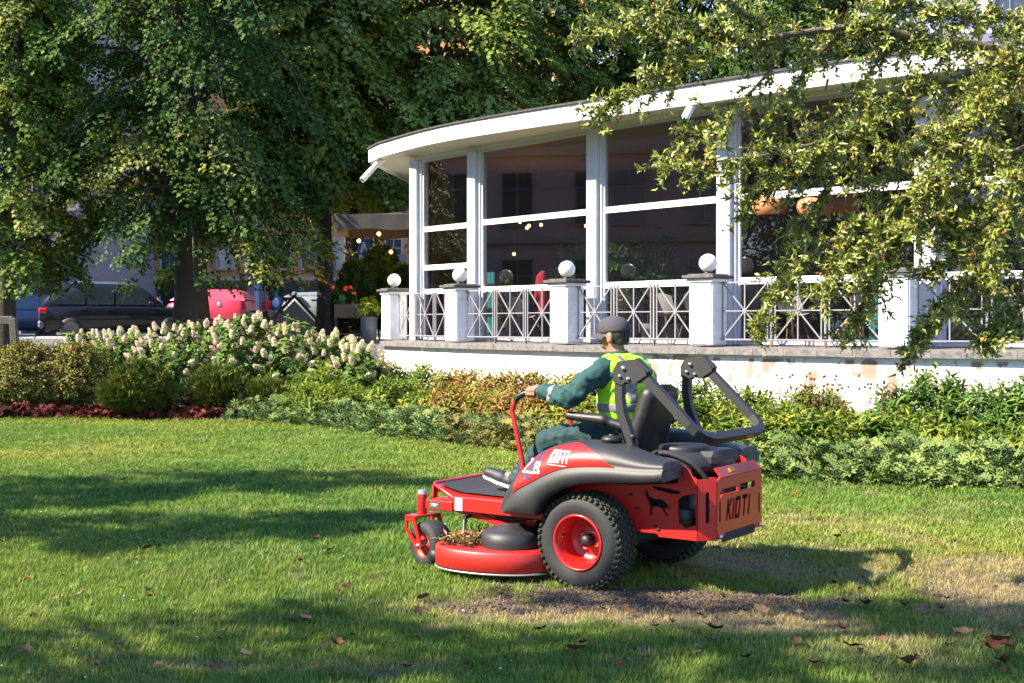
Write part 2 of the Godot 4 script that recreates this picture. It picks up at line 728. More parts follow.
func grass():
	var tufts := [tuft(11, .042, .035, .0019), tuft(9, .05, .03, .0021), tuft(12, .034, .04, .0019), tuft(8, .058, .028, .0018)]
	var xf := [[], [], [], []]
	var cl := [[], [], [], []]
	var bands := [[4.6, 7.0, 2600], [7.0, 9.0, 1900], [9.0, 12.0, 1100], [12.0, 16.0, 650], [16.0, 22.5, 380]]
	for b in bands:
		var d0: float = b[0]
		var d1: float = b[1]
		var half: float = .43 * d1 + 1.0
		var n := int((d1 - d0) * half * 2 * b[2])
		for i in n:
			var d := rnd(d0, d1)
			var x := rnd(-half, half)
			if absf(x) > .43 * d + .9: continue
			var e := edge(x)
			if d > e + .05: continue
			var br := bare(x, d)
			if br > .12 and rng.randf() < br * 1.05: continue
			var q := dryness(x, d)
			if q > .3 and rng.randf() < q * .4: continue
			var n1 := lawn_noise.get_noise_2d(x * 22, d * 22)
			var n2 := lawn_noise.get_noise_2d(x * 5 + 300, d * 5)
			var c := Vector3(.135, .235, .036)
			c = c.lerp(Vector3(.235, .275, .045), clampf(.35 + n2 * 1.3 + n1 * .5, 0, 1))
			c = c.lerp(Vector3(.075, .175, .034), clampf(-.1 + n1 * 1.4 - n2 * .8, 0, .8))
			c = c.lerp(Vector3(.42, .33, .16), clampf(q * 1.1 + rnd(-.25, .22), 0, .95))
			c = c.lerp(Vector3(.27, .20, .12), br * .7)
			c *= rnd(.62, 1.32)
			var s := rnd(.55, 1.4) * (1.0 + .35 * maxf(0, n1))
			if d > e - .25: s *= 1.25
			if d > 12: s *= 1.12
			if q > .4 or br > .2: s *= .7
			var k := rng.randi() % 4
			var wide := 1.0 if d < 9 else (1.5 if d < 14 else 2.2)
			xf[k].append(Transform3D(Basis(Vector3.UP, rnd(0, TAU)).scaled(Vector3(wide * s, s, wide * s)), P(x, gy(x, d), d)))
			cl[k].append(Color(c.x, c.y, c.z))
	var root := thing("lawn_grass", "", "")
	tag(root, "short mown green lawn grass with dry straw patches", "grass", "", "stuff")
	for k in 4: tag(multi("grass_tufts", tufts[k], M.grass, xf[k], cl[k], root), "", "", "", "stuff")

# ---------------------------------------------------------------- pavilion
const FLOOR := 1.34
const COLS := [[-1.86, 24.95], [-.66, 23.5], [1.43, 21.0], [3.27, 18.9], [5.65, 16.9], [8.4, 15.3], [11.4, 14.2]]
const PILL := [[-2.42, 25.7], [-.96, 23.0], [.90, 20.5], [2.9, 18.5], [5.12, 16.55], [7.8, 15.0], [10.8, 13.7]]

func curve2(pts: Array, off: float, n := 4) -> Array:
	# smooth plan curve through (x, d) points, moved outward (towards the lawn) by off
	var v := []
	for p in pts: v.append(Vector2(p[0], p[1]))
	var s := smooth_path(v, n)
	var o := []
	for i in s.size():
		var t: Vector2 = (s[mini(i + 1, s.size() - 1)] - s[maxi(i - 1, 0)]).normalized()
		o.append(s[i] + Vector2(t.y, -t.x) * off)
	return o

func wall_strip(line: Array, y0: float, y1: float, thick: float) -> ArrayMesh:
	# upright strip along a plan line, its face on the line and its body behind
	var mb := MB.new()
	var prev := []
	for i in line.size():
		var t: Vector2 = (line[mini(i + 1, line.size() - 1)] - line[maxi(i - 1, 0)]).normalized()
		var b: Vector2 = line[i] + Vector2(-t.y, t.x) * thick
		var r := [P(line[i].x, y0, line[i].y), P(line[i].x, y1, line[i].y), P(b.x, y1, b.y), P(b.x, y0, b.y)]
		if prev:
			for k in 4: mb.quad(prev[k], r[k], r[(k + 1) % 4], prev[(k + 1) % 4])
		else: mb.quad(r[0], r[1], r[2], r[3])
		prev = r
	mb.quad(prev[3], prev[2], prev[1], prev[0])
	return mb.done()

func plan_sheet(outer: Array, inner: Array, yo: float, yi: float, th: float) -> ArrayMesh:
	# slab between two plan lines with the same number of points
	var mb := MB.new()
	for i in outer.size() - 1:
		var a := P(outer[i].x, yo, outer[i].y)
		var b := P(outer[i + 1].x, yo, outer[i + 1].y)
		var c := P(inner[i + 1].x, yi, inner[i + 1].y)
		var d := P(inner[i].x, yi, inner[i].y)
		var u := Vector3.UP * th
		mb.quad(a + u, b + u, c + u, d + u)
		mb.quad(d, c, b, a)
		mb.quad(a, b, b + u, a + u)
		mb.quad(c, d, d + u, c + u)
		if i == 0: mb.quad(d, a, a + u, d + u)
		if i == outer.size() - 2: mb.quad(b, c, c + u, b + u)
	return mb.done()

func plinth_texture() -> StandardMaterial3D:
	# lime plaster, with flaking and rust-brown runs under the ledge near the far right end
	var w := 2048
	var h := 128
	var im := Image.create(w, h, false, Image.FORMAT_RGB8)
	var n := FastNoiseLite.new()
	n.seed = 8
	n.frequency = .012
	n.fractal_octaves = 5
	var n2 := FastNoiseLite.new()
	n2.seed = 9
	n2.frequency = .05
	n2.fractal_octaves = 3
	for x in w:
		var u := float(x) / w
		var zone := smoothstep(.50, .58, u) * smoothstep(.86, .78, u)
		var z2 := smoothstep(.0, .02, u) * smoothstep(.16, .1, u)
		for y in h:
			var v := float(y) / h
			var a := n.get_noise_2d(x, y * 2.2)
			var b := n2.get_noise_2d(x, y * .35)
			var c := Vector3(.78, .775, .76) * (1.0 + a * .10)
			var grime := smoothstep(.18, .42, a + .25 * n2.get_noise_2d(x * .5, y)) * (.25 + .2 * z2)
			c = c.lerp(Vector3(.24, .23, .235), grime)
			var rust := zone * smoothstep(-.02, .30, b + a * .9 - v * .9 + .02) * smoothstep(0, .04, v)
			c = c.lerp(Vector3(.19, .10, .052), rust * .85)
			var flake := zone * smoothstep(.26, .30, n.get_noise_2d(x * 1.6 + 400, y * 2.0) - absf(v - .35) * .2)
			c = c.lerp(Vector3(.26, .20, .16), flake * .8)
			im.set_pixel(x, y, lin(c.x, c.y, c.z))
	var m := mat(Color.WHITE, .85)
	m.albedo_texture = ImageTexture.create_from_image(im)
	m.normal_enabled = true
	m.normal_texture = noise_tex(77, .03, null, true, 3.0)
	m.normal_scale = .3
	return m

func plinth_mesh(line: Array, y0: float, y1: float) -> ArrayMesh:
	var st := SurfaceTool.new()
	st.begin(Mesh.PRIMITIVE_TRIANGLES)
	st.set_smooth_group(1)
	var len := 0.0
	var s := [0.0]
	for i in line.size() - 1:
		len += line[i].distance_to(line[i + 1])
		s.append(len)
	for i in line.size() - 1:
		var a: Vector2 = line[i]
		var b: Vector2 = line[i + 1]
		var q := [[P(a.x, y0, a.y), Vector2(s[i] / len, 1)], [P(b.x, y0, b.y), Vector2(s[i + 1] / len, 1)], [P(b.x, y1, b.y), Vector2(s[i + 1] / len, 0)], [P(a.x, y1, a.y), Vector2(s[i] / len, 0)]]
		for k in [0, 2, 1, 0, 3, 2]:
			st.set_uv(q[k][1])
			st.add_vertex(q[k][0])
	st.generate_normals()
	st.generate_tangents()
	return st.commit()

func pavilion():
	var pv := thing("pavilion", "white curved pavilion with tall windows and flat roof on a plastered plinth", "building", P(-1.86, 0, 24.95))
	var off := -pv.position
	var add := func(called, mesh, m):
		return part(called, mesh, m, pv, off)
	# plinth and ledge
	var pl := curve2(PILL, .22, 6)
	pl.insert(0, Vector2(-1.6, 31.0))
	pl.insert(1, Vector2(-2.62, 26.05))
	add.call("plinth", plinth_mesh(pl, -.1, FLOOR - .12), plinth_texture())
	var led := curve2(PILL, .32, 6)
	led.insert(0, Vector2(-2.74, 26.0))
	var inn := curve2(COLS, .16, 6)
	inn.insert(0, Vector2(-1.9, 25.6))
	# ledge: a line of stone slabs with open joints
	for i in led.size() - 1:
		var g := .006
		var o0: Vector2 = led[i].lerp(led[i + 1], g)
		var o1: Vector2 = led[i].lerp(led[i + 1], 1 - g)
		var i0: Vector2 = inn[i].lerp(inn[i + 1], g)
		var i1: Vector2 = inn[i].lerp(inn[i + 1], 1 - g)
		add.call("ledge_slab", plan_sheet([o0, o1], [i0, i1], FLOOR - .115, FLOOR - .09, .095), M.stone)
	# window columns, frames and panes
	var yt := 4.92
	for i in COLS.size():
		var c := Vector2(COLS[i][0], COLS[i][1])
		var t: Vector2
		if i == 0: t = Vector2(COLS[1][0], COLS[1][1]) - c
		elif i == COLS.size() - 1: t = c - Vector2(COLS[i - 1][0], COLS[i - 1][1])
		else: t = Vector2(COLS[i + 1][0], COLS[i + 1][1]) - Vector2(COLS[i - 1][0], COLS[i - 1][1])
		t = t.normalized()
		var b := Basis(Vector3(t.x, 0, -t.y), Vector3.UP, Vector3(-t.y, 0, -t.x) * -1.0)
		b.z = b.x.cross(b.y)
		var mb := MB.new()
		mb.bev(P(c.x, (FLOOR + yt) / 2, c.y), Vector3(.24, yt - FLOOR, .30), .012, b)
		mb.bev(P(c.x, (FLOOR + yt) / 2, c.y) + b.z * .02, Vector3(.34, yt - FLOOR - .02, .10), .01, b)
		add.call("column", mb.done(), M.frame_paint)
	for i in COLS.size() - 1:
		var a := Vector2(COLS[i][0], COLS[i][1])
		var c := Vector2(COLS[i + 1][0], COLS[i + 1][1])
		var t := (c - a).normalized()
		a += t * .17
		c -= t * .17
		var nrm := Vector3(t.y, 0, t.x)   # points to the lawn
		var ys := [FLOOR + .02, FLOOR + .97, 3.56, yt]
		if i == 0: ys = [FLOOR + .02, FLOOR + .97, 2.78, 3.54, yt]
		for k in ys.size() - 1:
			var w := Node3D.new()
			w.name = "window"
			pv.add_child(w, true)
			w.position = off
			var f := MB.new()
			var y0: float = ys[k]
			var y1: float = ys[k + 1]
			var pa := P(a.x, 0, a.y)
			var pc := P(c.x, 0, c.y)
			var up := Vector3.UP
			var fw := .05
			f.bar(pa + up * (y0 + fw / 2), pc + up * (y0 + fw / 2), .07, fw)
			f.bar(pa + up * (y1 - fw / 2 - .002), pc + up * (y1 - fw / 2 - .002), .07, fw)
			var tt := (pc - pa).normalized()
			f.bar(pa + up * (y0 + fw) + tt * .02, pa + up * (y1 - fw) + tt * .02, .06, .04, tt)
			f.bar(pc + up * (y0 + fw) - tt * .02, pc + up * (y1 - fw) - tt * .02, .06, .04, tt)
			part("window_frame", f.done(), M.frame_paint if k != ys.size() - 3 else M.white_paint, w)
			var gl := MB.new()
			var q := [pa + up * (y0 + fw), pc + up * (y0 + fw), pc + up * (y1 - fw), pa + up * (y1 - fw)]
			gl.quad(q[0], q[1], q[2], q[3])
			part("pane", gl.done(), M.glass, w)
	# head beam, soffit, fascia, roof
	var glass_line := curve2(COLS, 0.0, 6)
	var head := curve2(COLS, .06, 6)
	add.call("head_beam", wall_strip(head, yt, 5.04, .2), M.cream)
	var ro := curve2(PILL, .34, 6)
	ro.insert(0, Vector2(-3.02, 26.35))
	var ri := curve2(COLS, .03, 6)
	ri.insert(0, Vector2(-2.05, 26.0))
	var soff := MB.new()
	var ry := func(i): return 5.34 - .20 * smoothstep(0.0, .45, float(i) / (ro.size() - 1))
	for i in ro.size() - 1:
		soff.quad(P(ri[i].x, 4.99, ri[i].y), P(ri[i + 1].x, 4.99, ri[i + 1].y), P(ro[i + 1].x, ry.call(i + 1) - .22, ro[i + 1].y), P(ro[i].x, ry.call(i) - .22, ro[i].y))
	soff.quad(P(-1.0, 4.99, 31.4), P(ri[0].x, 4.99, ri[0].y), P(ro[0].x, ry.call(0) - .22, ro[0].y), P(-2.2, ry.call(0) - .22, 32.5))
	add.call("soffit", soff.done(), M.cream)
	var fas := MB.new()
	var pts := [[Vector2(-2.2, 32.5), ry.call(0)]]
	for i in ro.size(): pts.append([ro[i], ry.call(i)])
	var prev := []
	for i in pts.size():
		var p: Vector2 = pts[i][0]
		var t: Vector2 = (pts[mini(i + 1, pts.size() - 1)][0] - pts[maxi(i - 1, 0)][0]).normalized()
		var q: Vector2 = p + Vector2(-t.y, t.x) * .07
		var y: float = pts[i][1]
		var r := [P(p.x, y - .27, p.y), P(p.x, y, p.y), P(q.x, y, q.y), P(q.x, y - .27, q.y)]
		if prev:
			for k in 4: fas.quad(prev[k], r[k], r[(k + 1) % 4], prev[(k + 1) % 4])
		prev = r
	add.call("fascia", fas.done(), M.white_paint)
	var re := curve2(PILL, .375, 6)
	re.insert(0, Vector2(-3.06, 26.38))
	var back := []
	for i in re.size(): back.append(Vector2(lerpf(-2.0, 16.0, float(i) / (re.size() - 1)), lerpf(33.0, 22.0, float(i) / (re.size() - 1))))
	var rf := MB.new()
	for i in re.size() - 1:
		var u := Vector3.UP * .035
		var a := P(re[i].x, ry.call(i) + .003, re[i].y)
		var c := P(re[i + 1].x, ry.call(i + 1) + .003, re[i + 1].y)
		var e := P(back[i + 1].x, 5.72, back[i + 1].y)
		var f := P(back[i].x, 5.72, back[i].y)
		rf.quad(a + u, c + u, e + u, f + u)
		rf.quad(f, e, c, a)
		rf.quad(a, c, c + u, a + u)
		if i == 0: rf.quad(f, a, a + u, f + u)
	add.call("roof", rf.done(), M.roof)
	# room behind the glass: floor, ceiling, back wall, side wall
	var rb := []
	for i in glass_line.size(): rb.append(Vector2(lerpf(-.9, 16.0, float(i) / (glass_line.size() - 1)), lerpf(31.5, 21.5, float(i) / (glass_line.size() - 1))))
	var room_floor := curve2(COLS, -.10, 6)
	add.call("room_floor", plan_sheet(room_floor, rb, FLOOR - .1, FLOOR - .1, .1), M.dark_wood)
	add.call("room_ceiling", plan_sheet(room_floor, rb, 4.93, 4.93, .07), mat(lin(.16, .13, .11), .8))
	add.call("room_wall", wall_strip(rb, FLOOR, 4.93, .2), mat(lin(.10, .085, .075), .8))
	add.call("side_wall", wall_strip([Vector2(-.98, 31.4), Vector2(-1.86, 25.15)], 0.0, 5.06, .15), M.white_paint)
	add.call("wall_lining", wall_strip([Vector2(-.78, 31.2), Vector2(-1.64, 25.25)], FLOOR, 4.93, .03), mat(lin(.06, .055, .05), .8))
	# short white rain spouts under the eaves
	for s in [[P(-2.66, 5.10, 26.05), P(-2.80, 4.98, 25.95), P(-3.08, 4.62, 25.7)], [P(2.78, 5.08, 18.55), P(2.70, 4.98, 18.45), P(2.50, 4.62, 18.25)]]:
		var sp := MB.new()
		sp.tube(smooth_path(s, 3), .062, 10, false)
		sp.tube(smooth_path(s, 3), .054, 10, false)
		add.call("rain_spout", sp.done(), M.white_paint)
	# pillars with globe lamps, and railings between them
	var order := ["at the left end of the terrace", "second from the left end of the terrace", "third from the left, behind the rider", "fourth from the left, under the drooping branches", "fifth from the left, largely behind the drooping leaves", "just past the right edge of the picture"]
	for i in 6:
		var c := Vector2(PILL[i][0], PILL[i][1])
		var t := (Vector2(PILL[i + 1][0], PILL[i + 1][1]) - Vector2(PILL[maxi(i - 1, 0)][0], PILL[maxi(i - 1, 0)][1])).normalized()
		var b := Basis(Vector3(t.x, 0, -t.y), Vector3.UP, Vector3(t.y, 0, t.x))
		b.z = b.x.cross(b.y)
		var root := thing("balustrade_pillar", "white square pillar with dark cap slab " + order[i], "pillar", P(c.x, FLOOR - .0, c.y), 0, "terrace pillars")
		root.basis = b
		var mb := MB.new()
		mb.bev(Vector3(0, .475, 0), Vector3(.38, .93, .38), .01)
		for s in [Vector3.BACK, Vector3.RIGHT, Vector3.LEFT]:
			var sx: Vector3 = s.cross(Vector3.UP)
			var o: Vector3 = s * .196
			var fb := Basis(sx, Vector3.UP, s)
			mb.bev(o + sx * .155 + Vector3.UP * .475, Vector3(.06, .90, .02), .004, fb)
			mb.bev(o - sx * .155 + Vector3.UP * .475, Vector3(.06, .90, .02), .004, fb)
			mb.bev(o + Vector3.UP * .86, Vector3(.25, .12, .02), .004, fb)
			mb.bev(o + Vector3.UP * .10, Vector3(.25, .14, .02), .004, fb)
		part("shaft", mb.done(), M.white, root)
		mb = MB.new()
		mb.bev(Vector3(0, .965, 0), Vector3(.46, .055, .46), .008)
		part("neck", mb.done(), M.white, root)
		mb = MB.new()
		mb.bev(Vector3(0, 1.018, 0), Vector3(.56, .05, .56), .008)
		mb.bev(Vector3(0, 1.05, 0), Vector3(.44, .025, .44), .008)
		part("cap", mb.done(), M.dark_stone, root)
		if i < 4:
			var lamp := thing("globe_lamp", "white glass globe lamp on the pillar " + order[i], "lamp", P(c.x, FLOOR + 1.062, c.y), 0, "globe lamps on the pillars")
			mb = MB.new()
			mb.lathe([Vector2(0, 0), Vector2(.07, 0), Vector2(.06, .03), Vector2(.045, .045), Vector2(0, .045)], Vector3.ZERO, Basis(), 14)
			part("lamp_base", mb.done(), M.black, lamp)
			var sp := SphereMesh.new()
			sp.radius = .135
			sp.height = .27
			part("globe", sp, M.bulb_glass, lamp, Vector3(0, .165, 0))
	for i in 5: railing(i)
	interior()

func railing(i: int):
	var a := P(PILL[i][0], FLOOR, PILL[i][1])
	var c := P(PILL[i + 1][0], FLOOR, PILL[i + 1][1])
	var t := (c - a).normalized()
	a += t * .22
	c -= t * .22
	var L := a.distance_to(c)
	var where: String = ["between the two leftmost pillars", "between the second and third pillars from the left", "behind the rider's cap, between third and fourth pillars", "between the fourth and fifth pillars, behind the leaves", "at the far right behind the drooping leaves"][i]
	var root := thing("terrace_railing", "pale metal railing with crossed bars " + where, "railing", a, 0, "railings between the pillars")
	root.basis = Basis(t, Vector3.UP, t.cross(Vector3.UP))
	var rail := func(called, p0, p1, w, h, m = M.bar):
		var mb := MB.new()
		var d: Vector3 = (p1 - p0).normalized()
		mb.bar(p0, p1, w, h, Vector3.UP if absf(d.y) < .9 else Vector3.RIGHT)
		part(called, mb.done(), m, root)
	var y0 := .10
	var y1 := .93
	var ym := (y0 + y1) / 2
	rail.call("top_rail", Vector3(0, y1, 0), Vector3(L, y1, 0), .030, .022)
	rail.call("bottom_rail", Vector3(0, y0, 0), Vector3(L, y0, 0), .030, .022)
	var n := 3
	var pw := L / n
	var hub := CylinderMesh.new()
	hub.top_radius = .035
	hub.bottom_radius = .035
	hub.height = .026
	hub.radial_segments = 10
	for k in n:
		var x0 := pw * k + (.03 if k == 0 else .06)
		var x1 := pw * (k + 1) - (.03 if k == n - 1 else .06)
		var xm := (x0 + x1) / 2
		for x in [x0, xm, x1]: rail.call("upright_bar", Vector3(x, y0 + .012, .001), Vector3(x, y1 - .012, .001), .018, .018)
		rail.call("cross_bar", Vector3(x0 + .01, ym, -.001), Vector3(x1 - .01, ym, -.001), .017, .017)
		rail.call("diagonal_bar", Vector3(x0 + .01, y0 + .012, .003), Vector3(x1 - .01, y1 - .012, .003), .016, .019)
		rail.call("diagonal_bar", Vector3(x0 + .01, y1 - .012, -.003), Vector3(x1 - .01, y0 + .012, -.003), .016, .019)
		var h := part("hub", hub, M.bar, root, Vector3(xm, ym, 0))
		h.rotation_degrees.x = 90
		if k > 0:
			rail.call("post", Vector3(pw * k, y0 - .01, 0), Vector3(pw * k, y1 + .004, 0), .026, .026)
			rail.call("post_foot", Vector3(pw * k, -.01, 0), Vector3(pw * k, y0 - .012, 0), .03, .03, M.rust)

func spot(px, py, d) -> Vector3:
	return P((px - 512.0) / 1250.0 * d, 1.65 - (py - 325.0) / 1250.0 * d, d)

func chair(label, at: Vector3, turn: float, shell, legs):
	var c := thing("dining_chair", label, "chair", at, turn, "chairs inside the pavilion")
	var mb := MB.new()
	# moulded tub shell: seat running up into a rounded back
	var rows := []
	for i in 9:
		var r := []
		var v := i / 8.0
		for j in 9:
			var u := j / 4.0 - 1.0
			var x := u * lerpf(.22, .24, v) * (1.0 - .12 * v * v)
			var z := .22 - v * .40 if v < .55 else -.0 - (v - .55) * .34
			var y := .45 + .03 * u * u + (0.0 if v < .5 else pow((v - .5) * 2, 1.3) * .40 * (1 - .25 * u * u))
			r.append(Vector3(x, y + .02 * u * u, z + .07 * u * u * v))
		rows.append(r)
	mb.grid(rows)
	part("seat_shell", mb.done(), shell, c)
	for s in [[-1, -1], [1, -1], [1, 1], [-1, 1]]:
		mb = MB.new()
		mb.tube([Vector3(s[0] * .12, .45, s[1] * .12), Vector3(s[0] * .22, 0, s[1] * .22)], [.016, .011], 8)
		part("leg", mb.done(), legs, c)

func interior():
	var shell := mat(lin(.62, .62, .58), .4)
	var teal := mat(lin(.03, .22, .24), .8)
	for q in [[696, 20.4, .6, "white tub chair with wooden legs behind the railing nearest the rider"], [664, 21.2, 2.4, "white tub chair behind the rider's cap inside the pavilion"], [790, 18.6, .4, "white tub chair inside behind the drooping branches, left of two"], [862, 17.9, 2.0, "white tub chair inside behind the drooping branches, right of two"], [520, 23.6, 1.0, "white tub chair inside the second window from the left"]]:
		var p := spot(q[0], 325, q[1])
		chair(q[3], P(p.x, FLOOR, q[1]), q[2], shell, M.wood)
	for q in [[640, 21.6, "third"], [826, 18.6, "fourth"], [548, 24.0, "second"]]:
		var p := spot(q[0], 325, q[1])
		var t := thing("cafe_table", "round wooden cafe table inside the " + q[2] + " window from the left", "table", P(p.x, FLOOR, q[1]), 0, "tables inside the pavilion")
		part("table_top", MB.new().lathe([Vector2(0, .72), Vector2(.38, .72), Vector2(.4, .735), Vector2(.38, .75), Vector2(0, .75)], Vector3.ZERO, Basis(), 20).done(), M.wood, t)
		part("stem", MB.new().lathe([Vector2(.25, 0), Vector2(.24, .02), Vector2(.03, .05), Vector2(.03, .72)], Vector3.ZERO, Basis(), 12).done(), M.black, t)
	# hanging wicker shades, glowing string bulbs
	for q in [[770, 206, 18.6, "leftmost"], [815, 207, 18.2, "middle"], [842, 205, 18.9, "rightmost"]]:
		var p := spot(q[0], q[1], q[2])
		var l := thing("pendant_lamp", "round orange wicker pendant shade, " + q[3] + " of three inside the fourth window", "lamp", p, 0, "wicker pendants")
		part("shade", MB.new().lathe([Vector2(.02, .20), Vector2(.16, .17), Vector2(.26, .08), Vector2(.28, 0), Vector2(.24, -.10), Vector2(.2, -.14)], Vector3.ZERO, Basis(), 18).done(), mat(lin(.42, .16, .06), .7), l)
		part("cord", MB.new().tube([Vector3(0, .19, 0), Vector3(0, 4.93 - p.y, 0)], .008, 6).done(), M.black, l)
	var glow := mat(lin(.9, .6, .25), .4)
	glow.emission_enabled = true
	glow.emission = Color(1, .72, .38)
	glow.emission_energy_multiplier = 4.0
	var bulb := SphereMesh.new()
	bulb.radius = .035
	bulb.height = .07
	bulb.radial_segments = 10
	bulb.rings = 6
	for q in [[520, 222, 25, "leftmost"], [527, 228, 25.3, "second"], [529, 226, 24.8, "third"], [541, 225, 25.6, "fourth"], [514, 254, 26, "lowest"], [586, 226, 24.6, "rightmost"]]:
		var p := spot(q[0], q[1], q[2])
		var l := thing("string_bulb", "small warm glowing bulb hanging inside the second window, %s of the group" % q[3], "bulb", p, 0, "glowing bulbs inside the pavilion")
		part("bulb", bulb, glow, l)
		part("cord", MB.new().tube([Vector3(0, .034, 0), Vector3(0, 4.93 - p.y, 0)], .004, 5).done(), M.black, l)
		var ol := OmniLight3D.new()
		ol.name = "bulb_light"
		ol.light_color = Color(1, .72, .4)
		ol.light_energy = .04
		ol.light_size = .03
		ol.omni_range = 12
		ol.omni_attenuation = 2.0
		ol.shadow_enabled = true
		l.add_child(ol)
	# pot plants standing behind the glass
	for q in [[500, 24.4, .95, "spiky potted plant inside the second window from the left"], [622, 22.2, 1.6, "leafy potted plant at the left of the third window"], [672, 22.0, 1.4, "leafy potted plant in the middle of the third window"], [648, 23.4, 1.9, "tall potted plant at the back of the third window"], [575, 24.0, 1.7, "tall potted plant at the right of the second window"], [452, 26.2, 1.5, "potted plant inside the leftmost window"]]:
		var p := spot(q[0], 325, q[1])
		var t := thing("potted_plant", q[3], "plant", P(p.x, FLOOR, q[1]), 0, "pot plants inside the pavilion")
		part("pot", MB.new().lathe([Vector2(0, 0), Vector2(.15, 0), Vector2(.19, .34), Vector2(.17, .34), Vector2(.16, .30), Vector2(0, .30)], Vector3.ZERO, Basis(), 14).done(), mat(lin(.25, .24, .23), .6), t)
		part("stem", MB.new().tube([Vector3(0, .28, 0), Vector3(.02, q[2] * .6, .02), Vector3(0, q[2], 0)], .02, 6).done(), M.bark, t)
		var xf := []
		var cl := []
		for k in 60:
			var r := rdir()
			var pos := Vector3(0, q[2] * .72, 0) + Vector3(r.x * .36, r.y * q[2] * .34, r.z * .36)
			xf.append(Transform3D(facing(r + Vector3.DOWN * .3, rnd(.7, 1.3)), pos))
			var s := rnd(.6, 1.3)
			cl.append(Color(.06 * s, .13 * s, .03 * s))
		merged("foliage", leaf_clumps.house, M.leaf_soft, [xf], [cl], t)
	# teal curtains and a red coat seen through the railing
	for q in [[490, 23.95, "teal curtain hanging beside the second window column"], [878, 17.5, "teal curtain hanging beside the fifth window column"]]:
		var p := spot(q[0], 325, q[1])
		var t := thing("curtain", q[2], "curtain", P(p.x, FLOOR, q[1]), -.9)
		var rows := []
		for j in 7:
			var r := []
			for k in 13: r.append(Vector3(-.15 + k * .025, j * .22, .03 * sin(k * 1.6)))
			rows.append(r)
		part("cloth", MB.new().grid(rows).done(), teal, t)
	var pr := spot(543, 325, 23.0)
	var coat := thing("red_coat", "red coat on a stand behind the second railing", "coat", P(pr.x, FLOOR, 23.2))
	part("cloth", nets(caps_chain([Vector3(0, .55, 0), Vector3(.02, .9, 0), Vector3(.0, 1.25, 0)], [.09, .08, .07]) + caps_chain([Vector3(-.08, 1.2, 0), Vector3(-.13, .8, .03)], [.045, .04]), .03, .05), mat(lin(.45, .02, .03), .8), coat)
	part("stand", MB.new().tube([Vector3(0, 0, 0), Vector3(0, 1.3, 0)], .02, 6).done(), M.black, coat)

# ---------------------------------------------------------------- leaves, trees and plants
var leaf_clumps := {}

func facing(dir: Vector3, s := 1.0, roll := -1.0) -> Basis:
	# basis whose y axis points along dir
	var y := dir.normalized()
	var x := y.cross(Vector3(.31, .2, .93)).normalized()
	var b := Basis(x, y, x.cross(y))
	return (Basis(y, rnd(0, TAU) if roll < 0 else roll) * b).scaled_local(Vector3.ONE * s)

func leaf(mb: MB, o: Vector3, dir: Vector3, nrm: Vector3, L: float, W: float, fold := .25, curl := .15, round := false):
	dir = dir.normalized()
	var side := nrm.cross(dir).normalized()
	var up := dir.cross(side)
	mb.smooth(1)
	var m := o + dir * L * .5 - up * L * curl * .3
	var t := o + dir * L - up * L * curl
	if round:
		var a := o + dir * L * .05
		var l1 := o + dir * L * .22 + side * W * .46 + up * W * fold * .5
		var l2 := o + dir * L * .62 + side * W * .40 + up * W * fold * .4 - up * L * curl * .4
		var r1 := o + dir * L * .22 - side * W * .46 + up * W * fold * .5
		var r2 := o + dir * L * .62 - side * W * .40 + up * W * fold * .4 - up * L * curl * .4
		mb.tri(a, m, l1)
		mb.tri(l1, m, l2)
		mb.tri(l2, m, t)
		mb.tri(a, r1, m)
		mb.tri(r1, r2, m)
		mb.tri(r2, t, m)
	else:
		var l := o + dir * L * .42 + side * W * .5 + up * W * fold - up * L * curl * .2
		var r := o + dir * L * .42 - side * W * .5 + up * W * fold - up * L * curl * .2
		mb.tri(o, m, l)
		mb.tri(l, m, t)
		mb.tri(o, r, m)
		mb.tri(r, t, m)

func leaf2(mb: MB, o: Vector3, dir: Vector3, nrm: Vector3, L: float, W: float):
	dir = dir.normalized()
	var side := nrm.cross(dir).normalized()
	var up := dir.cross(side)
	mb.smooth(1)
	var l := o + dir * L * .42 + side * W * .5 + up * W * .12
	var r := o + dir * L * .42 - side * W * .5 + up * W * .12
	var t := o + dir * L - up * L * .15
	mb.tri(o, t, l)
	mb.tri(o, r, t)

func tone(mb: MB, a := .75, b := 1.25):
	var s := rnd(a, b)
	mb.col(Color(s * rnd(.93, 1.1), s, s * rnd(.8, 1.1)))

